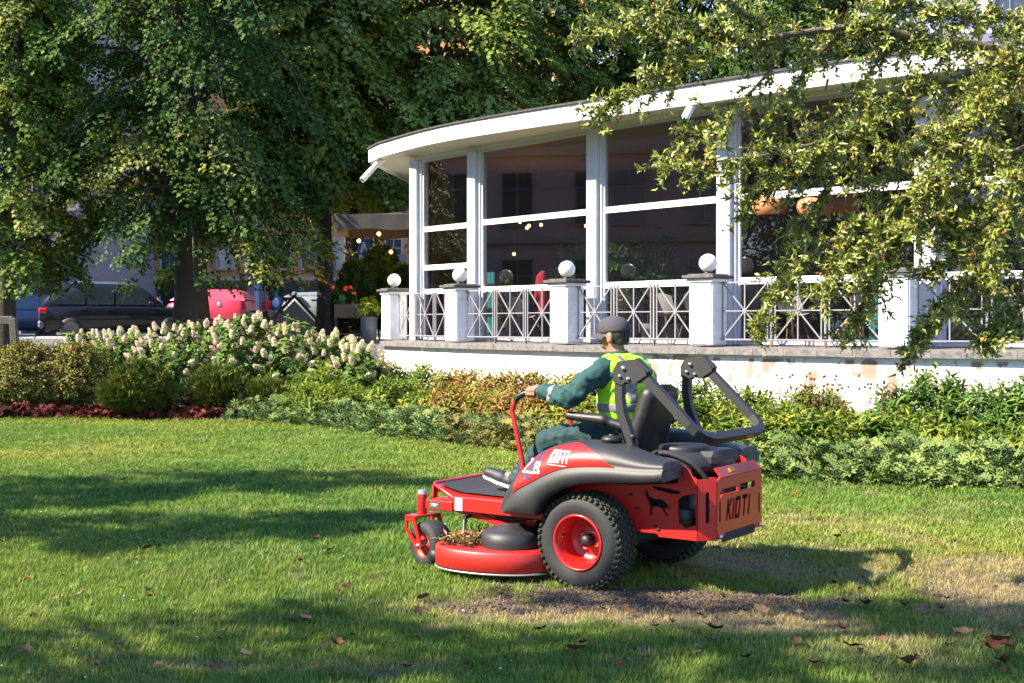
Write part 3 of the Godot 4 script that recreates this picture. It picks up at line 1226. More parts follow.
func make_leaves():
	# linden: flat drooping sprays of heart-shaped leaves; y is up, z the way the twig grows
	leaf_clumps.linden = []
	leaf_clumps.linden_far = []
	for v in 8:
		var mb := MB.new()
		for i in 16:
			var u := (i + .5) / 16.0
			var sgn := 1.0 if i % 2 else -1.0
			var base := Vector3(sgn * rnd(.02, .16) * (1.1 - .5 * u), rnd(-.06, .06) - .10 * u * u, u * .46 - .1)
			var dir := Vector3(sgn * rnd(.3, 1.1), rnd(-.75, -.1), rnd(.2, 1.0))
			tone(mb, .7, 1.3)
			if v < 4: leaf(mb, base, dir, Vector3(rnd(-.5, .5), 1, rnd(-.5, .5)), rnd(.07, .11), rnd(.075, .105), .16, .2)
			else: leaf2(mb, base, dir, Vector3(rnd(-.5, .5), 1, rnd(-.5, .5)), rnd(.07, .11), rnd(.075, .105))
		if v < 4: leaf_clumps.linden.append(mb.done())
		else: leaf_clumps.linden_far.append(mb.done())
	leaf_clumps.house = []
	var hb := MB.new()
	for i in 7:
		tone(hb)
		leaf(hb, Vector3(rnd(-.03, .03), i * .02, rnd(-.03, .03)), Vector3(rnd(-1, 1), rnd(-.1, .8), rnd(-1, 1)), Vector3.UP, rnd(.12, .2), rnd(.04, .07))
	leaf_clumps.house.append(hb.done())
	# crab apple: narrow pointed leaves in loose spurs
	leaf_clumps.crab = []
	for v in 5:
		var mb := MB.new()
		for i in 4 + v % 2:
			var a := TAU * i / 4.3 + rnd(-.5, .5)
			tone(mb, .65, 1.3)
			leaf(mb, Vector3(rnd(-.012, .012), rnd(-.03, .03), rnd(-.012, .012)), Vector3(cos(a) * .8, rnd(-.1, 1.2), sin(a) * .8), Vector3(rnd(-.6, .6), 1, rnd(-.6, .6)), rnd(.032, .053), rnd(.014, .021), .3, .28)
		leaf_clumps.crab.append(mb.done())
	# broad shrub leaves
	leaf_clumps.shrub = []
	for v in 3:
		var mb := MB.new()
		for i in 8:
			var a := i * 2.4
			tone(mb)
			leaf(mb, Vector3(0, i * .02 - .06, 0), Vector3(cos(a), rnd(-.2, .5), sin(a)), Vector3(rnd(-.3, .3), 1, rnd(-.3, .3)), rnd(.09, .14), rnd(.05, .075), .2, .2, true)
		leaf_clumps.shrub.append(mb.done())
	# fine twiggy shrub
	leaf_clumps.fine = []
	for v in 3:
		var mb := MB.new()
		for i in 14:
			var a := i * 2.4
			tone(mb)
			leaf2(mb, Vector3(cos(a) * .01, i * .012 - .08, sin(a) * .01), Vector3(cos(a), rnd(.2, 1.1), sin(a)), Vector3(rnd(-.4, .4), 1, rnd(-.4, .4)), rnd(.035, .06), rnd(.018, .027))
		leaf_clumps.fine.append(mb.done())
	# conifer: flat upright fans of scaly twigs
	leaf_clumps.thuja = []
	for v in 3:
		var mb := MB.new()
		for i in 12:
			var a := (i - 5.5) * .20 + rnd(-.08, .08)
			tone(mb)
			var L := rnd(.05, .085)
			leaf2(mb, Vector3(0, rnd(-.02, .01), rnd(-.02, .02)), Vector3(sin(a) + rnd(-.1, .1), cos(a), rnd(-.4, .4)), Vector3(rnd(-.3, .3), 0, 1), L, .016)
		leaf_clumps.thuja.append(mb.done())
	# cranesbill: lobed, nearly level leaf discs
	leaf_clumps.disc = []
	for v in 3:
		var mb := MB.new()
		for i in 4:
			var c := Vector3(rnd(-.07, .07), rnd(-.05, .04), rnd(-.07, .07))
			var nrm := Vector3(rnd(-.5, .5), 1, rnd(-.5, .5)).normalized()
			var b := facing(nrm)
			var R := rnd(.035, .058)
			tone(mb, .7, 1.3)
			mb.smooth(1)
			for k in 7:
				var a0 := TAU * (k + .12) / 7.6
				var a1 := TAU * (k + .5) / 7.6
				var a2 := TAU * (k + .88) / 7.6
				var p0 := c + b * Vector3(cos(a0) * R * .72, .010, sin(a0) * R * .72)
				var p1 := c + b * Vector3(cos(a1) * R * 1.1, .002, sin(a1) * R * 1.1)
				var p2 := c + b * Vector3(cos(a2) * R * .72, .010, sin(a2) * R * .72)
				mb.tri(c, p1, p0)
				mb.tri(c, p2, p1)
		leaf_clumps.disc.append(mb.done())
	# peony: upright stalk with long pointed leaflets
	leaf_clumps.peony = []
	for v in 4:
		var mb := MB.new()
		for i in 11:
			var a := i * 2.4 + rnd(-.3, .3)
			tone(mb, .7, 1.3)
			leaf(mb, Vector3(cos(a) * .015, i * .018 - .1, sin(a) * .015), Vector3(cos(a), rnd(.1, 1.3), sin(a)), Vector3.UP, rnd(.09, .15), rnd(.03, .046), .28, .22)
		leaf_clumps.peony.append(mb.done())

func mixc(a: Vector3, b: Vector3, t: float, s: float) -> Color:
	var c := a.lerp(b, t) * s
	return Color(c.x, c.y, c.z)

func tree(called, label, at: Vector3, rt: float, H: float, base: float, radius: Callable, boughs: int, per: int, ca: Vector3, cb: Vector3, sc := 1.0, group := "", near := false):
	var mass := 0.42
	var t := thing(called, label, "tree", at, 0, group)
	var mb := MB.new()
	var tp := []
	var tr := []
	var sway := Vector2(rnd(-.25, .25), rnd(-.25, .25))
	for i in 9:
		var u := i / 8.0
		tp.append(Vector3(sway.x * u * u * 2 + rnd(-.05, .05) * u, u * H * .95 - .15, sway.y * u * u * 2 + rnd(-.05, .05) * u))
		tr.append(rt * (1.35 if i == 0 else 1.0) * (1.0 - .9 * u) + .02)
	mb.tube(smooth_path(tp, 2), interp(tr, 2), 11)
	var xf := [[], [], [], []]
	var cl := [[], [], [], []]
	var gold := rnd(0, 6)
	for i in boughs:
		var u := (i + rnd(0, .8)) / boughs
		var h := lerpf(base, H, pow(u, 1.1))
		gold += 2.39996
		var az := gold + rnd(-.3, .3)
		var R: float = radius.call((h - base) / (H - base)) * rnd(.72, 1.1)
		var dirh := Vector3(cos(az), 0, sin(az))
		var ti := clampf(h / (H * .95) - .05, 0, 1) * 8
		var o: Vector3 = tp[int(ti)].lerp(tp[mini(int(ti) + 1, 8)], ti - int(ti))
		var rise := rnd(.15, .5) * R
		var droop := rnd(.35, .75) * R
		var path := []
		for k in 6:
			var s := k / 5.0
			path.append(o + dirh * R * s + Vector3.UP * (rise * sin(s * 2.2) - droop * s * s * s) + Vector3(rnd(-.1, .1), rnd(-.06, .06), rnd(-.1, .1)) * s)
		var br := maxf(.018, rt * .22 * (1 - u * .7))
		mb.tube(path, [br, br * .8, br * .6, br * .42, br * .26, .008], 5)
		var tint := rnd(0, 1)
		var shade := rnd(.85, 1.15)
		var yellowed := rng.randf() < .09
		for k in per:
			var s := pow(rng.randf(), .65) * .82 + .2
			var sg := clampf(s, 0, 1) * 5
			var p: Vector3 = path[mini(int(sg), 4)].lerp(path[mini(int(sg), 4) + 1], sg - mini(int(sg), 4))
			if s > 1: p += dirh * (s - 1) * R
			var lat := rnd(-1, 1) * mass * (R * .35 + .35) * (1.15 - absf(s - .65))
			var sidev := dirh.cross(Vector3.UP)
			p += sidev * lat + Vector3.UP * (rnd(-.22, .16) - .25 * absf(lat) * absf(lat))
			if near and p.y < 1.85: continue
			var out := (dirh + sidev * lat * .9 + Vector3(rnd(-.3, .3), 0, rnd(-.3, .3))).normalized()
			var up := (Vector3.UP + out * rnd(.05, .7) + Vector3(rnd(-.25, .25), 0, rnd(-.25, .25))).normalized()
			var zz := (out - up * out.dot(up)).normalized()
			var q := rng.randi() % 4
			xf[q].append(Transform3D(Basis(up.cross(zz), up, zz).scaled_local(Vector3.ONE * sc * rnd(.8, 1.25)), p))
			cl[q].append(mixc(ca, cb, clampf(tint * .6 + rnd(0, .5), 0, 1), shade * rnd(.85, 1.15)) if not yellowed or rng.randf() < .3 else mixc(cb, Vector3(.27, .28, .07), rnd(.4, 1), 1.0))
	part("trunk", mb.done(), M.bark, t)
	merged("crown", leaf_clumps.linden if near else leaf_clumps.linden_far, M.leaf, xf, cl, t)
	return t

func interp(r: Array, n: int) -> Array:
	var o := []
	for i in r.size() - 1:
		for j in n: o.append(lerpf(r[i], r[i + 1], float(j) / n))
	o.append(r[-1])
	return o

func at_px(px: float, d: float) -> Vector3:
	var x := (px - 512.0) / 1250.0 * d
	return P(x, gy(x, d), d)

func trees():
	var dark := Vector3(.036, .078, .019)
	var mid := Vector3(.065, .115, .024)
	var lite := Vector3(.13, .18, .03)
	rng.seed = 101
	tree("linden_tree", "large linden with dense dark green crown rising behind the white hydrangeas", at_px(192, 30.5), .43, 15.0, 3.5, func(u): return lerpf(3.5, 3.85, minf(u * 2, 1)) * (1.0 - pow(maxf(u - .5, 0) * 1.9, 2)), 112, 44, dark, mid, 1.12, "", true)
	rng.seed = 102
	tree("linden_tree", "bright green young linden at the far left edge beside the wooden barrier", at_px(4, 28.0), .27, 10.0, 2.9, func(u): return 2.0 * (1.05 - u * .7), 52, 34, mid, lite, 1.0, "", true)
	rng.seed = 103
	tree("linden_tree", "linden with yellowing leaves beyond the parked cars at the left", at_px(46, 47.0), .28, 15.0, 7.6, func(u): return 2.9 * (1.05 - u * .7), 60, 36, mid, lite, 1.1)
	# trees by the street behind the pavilion
	var back := [[326, 34.0, 13.0, 4.7, 2.4, .24, "linden with a slim dark trunk just left of the grey parasol"], [352, 38.0, 14.0, 5.0, 2.7, .26, "linden with a dark trunk behind the grey parasol"], [440, 37.0, 15.0, 4.8, 3.6, .3, "tall linden directly above the left end of the white roof"], [535, 40.0, 16.0, 4.0, 3.7, .3, "tall linden behind the middle of the pavilion roof"], [630, 42.0, 16.0, 4.0, 3.6, .3, "dark linden above the roof left of the overhanging branches"], [725, 41.0, 17.0, 4.0, 4.2, .3, "dark linden behind the tips of the overhanging branches"], [830, 44.0, 16.5, 4.0, 4.0, .3, "dark linden behind the thick lichened limb"], [775, 50.0, 19.0, 5.0, 4.2, .3, "distant linden between the two dark lindens above the roof"]]
	for i in back.size():
		rng.seed = 110 + i
		var b = back[i]
		var RR: float = b[4]
		tree("linden_tree", b[6], at_px(b[0], b[1]), b[5], b[2], b[3], func(u): return RR * (.8 + .35 * sin(u * 2.6)) * (1.08 - u * u * .8), 74, 40, Vector3(.085, .14, .028) if i < 4 else dark.lerp(mid, .6), Vector3(.21, .26, .048) if i < 4 else mid.lerp(lite, .6), 1.35, "street trees behind the pavilion")
	# trees beyond the left edge, whose shade crosses the lawn
	var shade := [[-10.6, 10.2, 9.2, 3.8, 1.35, 30], [-10.4, 7.7, 9.0, 3.9, .95, 24], [-9.0, 3.2, 12.5, 3.0, 1.6, 34]]
	for i in shade.size():
		rng.seed = 130 + i
		var b = shade[i]
		var RR: float = b[4]
		tree("linden_tree", ["linden outside the left edge whose shade reaches across the lawn ahead of the mower", "slim linden outside the left edge whose shade crosses the middle of the lawn", "tall linden outside the left edge whose shade dapples the foreground"][i], P(b[0], 0, b[1]), .28, b[2], b[3], func(u): return RR * (.8 + .35 * sin(u * 2.6)) * (1.08 - u * u * .8), b[5], 15, dark, mid, 1.25, "trees outside the left edge")
	# park trees behind the camera, mirrored in the right-hand panes
	var park := [[-24.0, 7.0, "left of the lawn"], [-27.0, 1.0, "beyond the left edge"], [-22.0, -5.5, "nearer than the lawn on the left"], [-14.5, -11.0, "nearest of the four"]]
	for i in park.size():
		rng.seed = 140 + i
		tree("linden_tree", "park linden outside the picture, %s, mirrored in the panes" % park[i][2], P(park[i][0], 0, park[i][1]), .3, 13.0, 2.6, func(u): return 3.6 * (.8 + .35 * sin(u * 2.6)) * (1.08 - u * u * .8), 60, 26, dark, mid, 1.5, "park trees outside the picture")

func bush(called, label, at: Vector3, r: Vector3, clumps: Array, n: int, ca: Vector3, cb: Vector3, sc: float, material, group := "", cat := "shrub", up := .6) -> Node3D:
	var t := thing(called, label, cat, at, 0, group)
	var mb := MB.new()
	for i in 7:
		var d := Vector3(rnd(-.6, .6), 1, rnd(-.6, .6))
		mb.tube([Vector3(d.x * .1, -.05, d.z * .1), Vector3(d.x * r.x * .6, r.y * .8, d.z * r.z * .6), Vector3(d.x * r.x, r.y * 1.5, d.z * r.z)], [.012, .008, .004], 5)
	part("stems", mb.done(), M.twig, t)
	var m := clumps.size()
	var xf := []
	var cl := []
	for k in m:
		xf.append([])
		cl.append([])
	var lob := []
	for i in 9: lob.append([rdir(), rnd(.10, .26)])
	for i in n:
		var v := rdir()
		if v.y < -.85: v.y = -v.y
		var bump := .86
		for l in lob: bump += l[1] * pow(maxf(0, v.dot(l[0])), 5)
		var f := pow(rng.randf(), .28) * bump
		var p := Vector3(v.x * r.x, r.y + v.y * r.y, v.z * r.z)
		p = Vector3(0, r.y, 0) + (p - Vector3(0, r.y, 0)) * f
		var k := rng.randi() % m
		xf[k].append(Transform3D(facing(v + Vector3.UP * up + rdir() * .35, sc * rnd(.75, 1.3)), p))
		cl[k].append(mixc(ca, cb, pow(rng.randf(), 1.4), rnd(.75, 1.25)))
	merged("foliage", clumps, material, xf, cl, t)
	return t

func flower_heads() -> Array:
	var o := []
	for v in 6:
		var mb := MB.new()
		var pink := [0.0, .25, .5, .15, .7, .35][v] as float
		for i in 60:
			var u := (i + .5) / 60.0
			var a := i * 2.39996
			var rr := .062 * sqrt(sin(minf(u * 1.25 + .12, 1.57) * 2.0 - .0) * .5 + .5) * (1.0 - u * .62)
			var c := Vector3(cos(a) * rr, u * .15 - .03, sin(a) * rr)
			var nrm := (Vector3(cos(a), .35 + u * .8, sin(a)) + rdir() * .35).normalized()
			var b := facing(nrm)
			var s := rnd(.015, .022)
			var w := Vector3(.68, .60, .38).lerp(Vector3(.62, .42, .30), clampf(pink + rnd(-.3, .3), 0, 1)).lerp(Vector3(.45, .50, .20), .25 if v == 2 else .06) * rnd(.85, 1.1)
			mb.col(Color(w.x, w.y, w.z))
			for k in 4:
				var b2 := b * Basis(Vector3.UP, k * PI / 2)
				mb.flat()
				mb.quad(c, c + b2 * Vector3(s * .8, .004, s * .45), c + b2 * Vector3(s * 1.15, .0, 0), c + b2 * Vector3(s * .8, .004, -s * .45))
		o.append(mb.done())
	return o

func planting():
	rng.seed = 201
	# hydrangeas
	var heads := flower_heads()
	var hyd := [[88, 25.4, 1.42, .72, "leftmost cream hydrangea bush in front of the black car"], [128, 24.8, 1.50, .78, "cream hydrangea second from the left, below the car's wheel"], [172, 24.2, 1.55, .80, "cream hydrangea at the foot of the large linden's trunk"], [214, 24.4, 1.70, .80, "cream hydrangea just right of the large linden's trunk"], [252, 24.0, 1.74, .78, "tallest cream hydrangea, under the grey lamp post"], [292, 23.8, 1.55, .76, "cream hydrangea below the dark gable frame"], [330, 23.8, 1.42, .72, "cream hydrangea third from the pavilion, below the pale van"], [358, 23.4, 1.28, .55, "rightmost cream hydrangea beside the pavilion's plinth"]]
	for h in hyd:
		var at := at_px(h[0], h[1])
		var top: float = h[2]
		var ry: float = (top - at.y) * .5
		var b := bush("hydrangea_bush", h[4], at, Vector3(h[3], ry, .7), leaf_clumps.shrub, 250, Vector3(.055, .105, .02), Vector3(.13, .19, .035), .9, M.leaf_soft, "cream hydrangeas")
		var n := 48
		for i in n:
			var az := i * 2.39996
			var el := pow((i + .5) / n, .8)
			var v := Vector3(cos(az) * sqrt(1 - el * el), el, sin(az) * sqrt(1 - el * el)) if i % 6 else Vector3(cos(az), rnd(-.25, .1), sin(az))
			var p := Vector3(v.x * h[3] * rnd(.92, 1.12), ry + v.y * ry * rnd(.96, 1.14), v.z * .7 * rnd(.92, 1.12))
			var f := part("flower_head", heads[rng.randi() % 6], M.petal, b, p)
			f.basis = facing(v + Vector3.UP * .5 + rdir() * .3, rnd(.75, 1.1))
	# loose twiggy hedge at the left
	rng.seed = 220
	for q in [[-18, 22.6, .62, .95, "left"], [28, 22.5, .60, .95, "middle"], [74, 22.7, .62, .88, "right"]]:
		bush("spirea_bush", "loose bronze and green spirea bush at the left, %s of three" % q[4], at_px(q[0], q[1]), Vector3(.78, q[2], .6), leaf_clumps.fine, 1500, Vector3(.085, .11, .022), Vector3(.27, .20, .055), 1.25, M.leaf_soft, "spirea bushes")
	# clipped globe conifers
	rng.seed = 230
	for q in [[136, 21.95, .68, .44, "leftmost rounded globe conifer in front of the hydrangeas"], [216, 22.2, .52, .46, "middle rounded globe conifer in front of the hydrangeas"], [266, 22.3, .56, .32, "low spreading globe conifer right of the middle one"], [306, 22.4, .18, .32, "small pointed conifer at the right of the globe conifers"]]:
		bush("globe_conifer", q[4], at_px(q[0], q[1]), Vector3(q[2], q[3], q[2] * .9), leaf_clumps.thuja, 2000 if q[2] > .3 else 500, Vector3(.06, .11, .02), Vector3(.19, .19, .045), 1.35, M.leaf_soft, "globe conifers", "conifer", .9)
	# dark red edging plants
	rng.seed = 240
	for i in 46:
		var px := -18 + i * 5.6 + rnd(-2, 2)
		var d := 21.75 + (.35 if i % 2 else 0.0) + rnd(-.1, .1)
		if px > 185: d -= (px - 185) * .006
		bush("coral_bells", "low dark red leafy plant in the edging row along the lawn", at_px(px, d), Vector3(.17, rnd(.08, .13), .16), leaf_clumps.disc, 30, Vector3(.030, .012, .010) if i % 3 else Vector3(.09, .02, .016), Vector3(.20, .055, .042), rnd(.9, 1.25), M.leaf_soft, "dark red edging plants", "plant", 1.2)
	# peonies and other leafy perennials in front of the plinth
	rng.seed = 250
	var yel := Vector3(.27, .29, .045)
	var grn := Vector3(.075, .145, .028)
	var pnk := Vector3(.36, .15, .08)
	var n := 0
	for i in 64:
		var u := (i % 32) / 31.0
		var x := lerpf(-3.6, 9.2, u) + rnd(-.15, .15)
		var e := edge(x)
		var back := plinth_d(x) - .35
		var row := i / 32
		var d := lerpf(e + .85, back, .28 + .58 * row) + rnd(-.12, .12)
		if x < -3.0: d = e + 1.0 + row * 1.2
		var hgt := rnd(.26, .33) if row == 0 else rnd(.34, .43)
		var px := 512 + x / d * 1250
		var c1 := grn
		var c2 := yel
		var lab := "yellow green leafy peony in the bed left of the rider"
		var grp := "peonies left of the rider"
		if px > 440 and px < 590:
			c1 = grn.lerp(yel, .6)
			c2 = pnk if px < 560 else yel.lerp(pnk, .5)
			lab = "peony with reddening leaves in the bed ahead of the rider"
			grp = "reddening peonies"
		elif px > 590:
			lab = "yellow green leafy peony in the bed behind the mower"
			grp = "peonies behind the mower"
			if px > 840 and row == 1:
				hgt *= 1.25
				lab = "tall fresh green leafy perennial against the plinth at the right"
				grp = "tall perennials at the right"
				c1 = Vector3(.06, .14, .03)
				c2 = Vector3(.15, .22, .05)
		bush("leafy_perennial", lab, P(x, gy(x, d), d), Vector3(.42, hgt, .40), leaf_clumps.peony, 105, c1, c2, 1.0, M.leaf, grp, "plant", 1.1)
	for q in [[806, 16.0], [866, 15.4]]:
		var s := thing("seed_head_plant", "dry brown seed heads on thin stems before the stained plinth at px %d" % q[0] if false else ("dry brown seed heads on thin stems before the stained plinth, " + ("left" if q[0] < 830 else "right") + " one of two"), "plant", at_px(q[0], q[1]))
		var mb := MB.new()
		var hb := MB.new()
		for i in 22:
			var p := Vector3(rnd(-.45, .45), rnd(.8, 1.05), rnd(-.2, .2))
			mb.tube([Vector3(p.x * .4, 0, p.z * .4), Vector3(p.x * .8, p.y * .6, p.z), p], [.006, .005, .003], 4)
			hb.lathe([Vector2(0, -.02), Vector2(.02, -.005), Vector2(.016, .015), Vector2(0, .025)], p, facing(rdir()), 6)
		part("stems", mb.done(), M.rust, s)
		part("seed_heads", hb.done(), M.rust, s)
	# cranesbill carpet along the lawn edge
	rng.seed = 260
	var xf := [[], [], []]
	var cl := [[], [], []]
	for i in 15000:
		var x := lerpf(-4.9, 9.5, rng.randf())
		var e := edge(x)
		var depth := 1.5 if x > -2.5 else 2.0
		var f := rng.randf()
		var d := e + .04 + f * depth + .12 * lawn_noise.get_noise_2d(x * 90, 7)
		var h := (.10 + .26 * smoothstep(0, .35, f)) * (.8 + .5 * lawn_noise.get_noise_2d(x * 50, d * 50)) * pow(rng.randf(), .5)
		var px := 512 + x / d * 1250
		var k := rng.randi() % 3
		xf[k].append(Transform3D(facing(Vector3(rnd(-.8, .8), 1, rnd(-.4, 1.2)), rnd(.9, 1.7)), P(x, gy(x, d) + h + .02, d)))
		var c1 := Vector3(.050, .105, .035)
		var c2 := Vector3(.20, .25, .075)
		if px > 440 and px < 590: c2 = Vector3(.24, .20, .06)
		cl[k].append(mixc(c1, c2, rng.randf(), rnd(.75, 1.2)))
	var gc := thing("ground_cover", "", "")
	tag(gc, "low carpet of lobed green leaves edging the lawn before the plinth", "ground cover", "", "stuff")
	for k in 3: tag(multi("leaf_carpet", leaf_clumps.disc[k], M.leaf_soft, xf[k], cl[k], gc), "", "", "", "stuff")

func plinth_d(x: float) -> float:
	var l := curve2(PILL, .22, 4)
	for i in l.size() - 1:
		if x >= l[i].x and x <= l[i + 1].x: return lerpf(l[i].y, l[i + 1].y, (x - l[i].x) / (l[i + 1].x - l[i].x))
	return 25.5 if x < 0 else 14.0

# the old crab apple at the right, its limbs hanging into the picture
func crab_apple():
	rng.seed = 301
	var t := thing("crab_apple_tree", "crab apple leaning in from the right with drooping leafy branches", "tree", P(5.3, 0, 8.6))
	var o := -t.position
	var hub := P(5.25, 3.4, 8.5)
	var mb := MB.new()
	mb.tube(smooth_path([P(5.35, -.1, 8.65), P(5.3, .8, 8.6), P(5.22, 1.9, 8.55), hub, P(5.0, 4.6, 8.3), P(4.6, 5.6, 8.2)], 3), interp([.24, .19, .17, .15, .10, .05], 3), 12)
	var B := [
		[[1160, 0, 8.4], [1060, 55, 8.1], [959, 44, 7.9], [929, 42, 7.8], [897, 35, 7.75], [877, 28, 7.7], [853, 27, 7.7], [780, 37, 7.6], [741, 45, 7.5], [700, 56, 7.5], [673, 67, 7.5], [638, 88, 7.45], [612, 100, 7.4], [600, 112, 7.4], .045],
		[[741, 45, 7.5], [700, 26, 7.5], [655, 22, 7.5], [610, 33, 7.5], [570, 42, 7.5], .012],
		[[1160, 10, 8.3], [1040, 50, 8.0], [950, 82, 7.8], [906, 101, 7.7], [874, 116, 7.6], [850, 132, 7.5], [806, 160, 7.4], [770, 185, 7.4], [742, 212, 7.4], .04],
		[[1160, 20, 8.4], [1060, 72, 8.0], [1005, 102, 7.6], [962, 129, 7.5], [944, 158, 7.4], [930, 200, 7.3], [905, 240, 7.3], .03],
		[[1160, 120, 8.4], [1050, 140, 8.0], [946, 180, 7.7], [917, 206, 7.6], [900, 227, 7.6], [880, 260, 7.5], [866, 300, 7.5], [850, 335, 7.5], .028],
		[[1160, 160, 8.4], [1060, 192, 7.9], [993, 206, 7.6], [935, 218, 7.4], [888, 239, 7.3], [850, 262, 7.3], [822, 296, 7.3], .026],
		[[950, 180, 7.7], [878, 208, 7.5], [840, 235, 7.4], [800, 262, 7.4], [772, 300, 7.4], [760, 322, 7.4], .016],
		[[850, 132, 7.5], [800, 148, 7.4], [750, 158, 7.3], [700, 163, 7.3], [660, 165, 7.3], .012],
		[[780, 60, 7.6], [745, 98, 7.5], [715, 130, 7.4], [680, 142, 7.4], .010],
		[[1160, 200, 8.3], [1060, 232, 8.0], [1000, 260, 7.7], [960, 290, 7.6], [930, 325, 7.5], [912, 352, 7.5], .026],
		[[1120, 250, 8.2], [1060, 285, 7.8], [1012, 312, 7.6], [985, 340, 7.5], .02],
		[[906, 101, 7.7], [855, 150, 7.8], [818, 200, 7.8], [792, 245, 7.8], [775, 285, 7.8], .014],
		[[1160, -30, 8.2], [1060, 5, 7.7], [1000, 22, 7.4], [945, 14, 7.3], [885, -2, 7.3], .026],
		[[1110, 10, 8.0], [1050, 40, 7.3], [1010, 66, 7.2], [985, 104, 7.2], .018],
		[[853, 27, 7.7], [812, 60, 7.7], [786, 100, 7.6], [765, 132, 7.6], .012],
		[[780, 37, 7.6], [735, 10, 7.6], [700, -12, 7.6], .012],
		[[1130, 90, 8.2], [1060, 120, 7.6], [1022, 165, 7.3], [1000, 220, 7.2], [988, 276, 7.2], .02],
		[[897, 35, 7.75], [868, 75, 7.9], [842, 115, 7.9], [815, 130, 7.9], .012],
		[[700, 56, 7.5], [668, 30, 7.5], [640, 0, 7.5], .010],
		[[962, 129, 7.5], [920, 150, 7.6], [885, 175, 7.6], [860, 190, 7.6], .012],
		[[1060, 192, 7.9], [1010, 230, 7.5], [962, 250, 7.4], [930, 272, 7.4], .012],
		[[1005, 102, 7.6], [985, 150, 7.4], [965, 200, 7.4], [950, 240, 7.4], .012],
		[[1060, 72, 8.0], [1000, 60, 8.1], [950, 110, 8.2], [900, 150, 8.2], [860, 165, 8.2], .014]]
	# limbs on the far side of the trunk, out of the picture
	var extra := []
	for i in 9:
		var az := rnd(-1.1, 1.6)
		extra.append([hub + Vector3(0, rnd(-.3, 1.4), 0), hub + Vector3(cos(az) * .9, rnd(.4, 1.2), sin(az) * .9 * (1 if i % 2 else -1)), hub + Vector3(cos(az) * 2.0, rnd(.2, 1.6), sin(az) * 2.0 * (1 if i % 2 else -1))])
	var xf := [[], [], [], [], []]
	var cl := [[], [], [], [], []]
	var paths := []
	for b in B:
		var pts := []
		if b[0][0] > 1090: pts.append(hub.lerp(spot(b[0][0], b[0][1], b[0][2]), .15))
		for q in b.slice(0, b.size() - 1): pts.append(spot(q[0], q[1], q[2]))
		paths.append([smooth_path(pts, 4), b[-1]])
	for e in extra: paths.append([smooth_path(e, 4), .03])
	var berries := MB.new()
	for pr in paths:
		var path: Array = pr[0]
		var r0: float = pr[1]
		var rr := []
		for i in path.size(): rr.append(lerpf(r0, .004, pow(float(i) / (path.size() - 1), .8)))
		mb.tube(path, rr, 7)
		var len := 0.0
		for i in path.size() - 1: len += path[i].distance_to(path[i + 1])
		var steps := int(len / .027)
		for s in steps:
			var u := (s + rnd(0, 1)) / steps
			if r0 > .02 and u < .12: continue
			var f := u * (path.size() - 1)
			var i := mini(int(f), path.size() - 2)
			var p: Vector3 = path[i].lerp(path[i + 1], f - i)
			var tan: Vector3 = (path[i + 1] - path[i]).normalized()
			# a side twig, arching out and hanging down
			var dir := (rdir() * .8 + tan * .7 + Vector3.DOWN * rnd(-.5, .45)).normalized()
			var tl := rnd(.06, .30) * (1.0 if u < .85 else .6)
			var tw := [p]
			for k in 3:
				dir = (dir + Vector3.DOWN * .14 + rdir() * .15).normalized()
				tw.append(tw[-1] + dir * tl / 3)
			if tl > .1: mb.tube(tw, [.004, .003, .0025, .0015], 4)
			var nl := int(tl / .024) + 1
			for k in nl:
				var ff := (k + rnd(.2, 1)) / nl * 3
				var q: Vector3 = tw[mini(int(ff), 2)].lerp(tw[mini(int(ff), 2) + 1], ff - mini(int(ff), 2))
				var c := rng.randi() % 5
				xf[c].append(Transform3D(facing((dir + Vector3.UP * .5 + rdir() * .6), rnd(.75, 1.2)), q))
				cl[c].append(mixc(Vector3(.11, .155, .024), Vector3(.38, .39, .085), pow(rng.randf(), 1.1), rnd(.8, 1.15)) if rng.randf() > .03 else Color(.36, .26, .06))
			if rng.randf() < .035: berries.lathe([Vector2(0, -.012), Vector2(.011, -.004), Vector2(.011, .004), Vector2(0, .011)], tw[3] + Vector3.DOWN * .02, Basis(), 7)
	part("trunk", mb.done(), M.twig, t, o)
	part("fruit", berries.done(), mat(lin(.35, .05, .02), .35), t, o)
	merged("crown", leaf_clumps.crab, M.crab_leaf, xf, cl, t).position = o

func make_dead():
	var mb := MB.new()
	for i in 4:
		tone(mb, .6, 1.3)
		leaf(mb, Vector3(rnd(-.05, .05), rnd(0, .02), rnd(-.05, .05)), Vector3(rnd(-1, 1), rnd(-.2, .4), rnd(-1, 1)), Vector3(rnd(-.6, .6), 1, rnd(-.6, .6)), rnd(.04, .09), rnd(.015, .04), .3, .3)
	leaf_clumps.dead = mb.done()

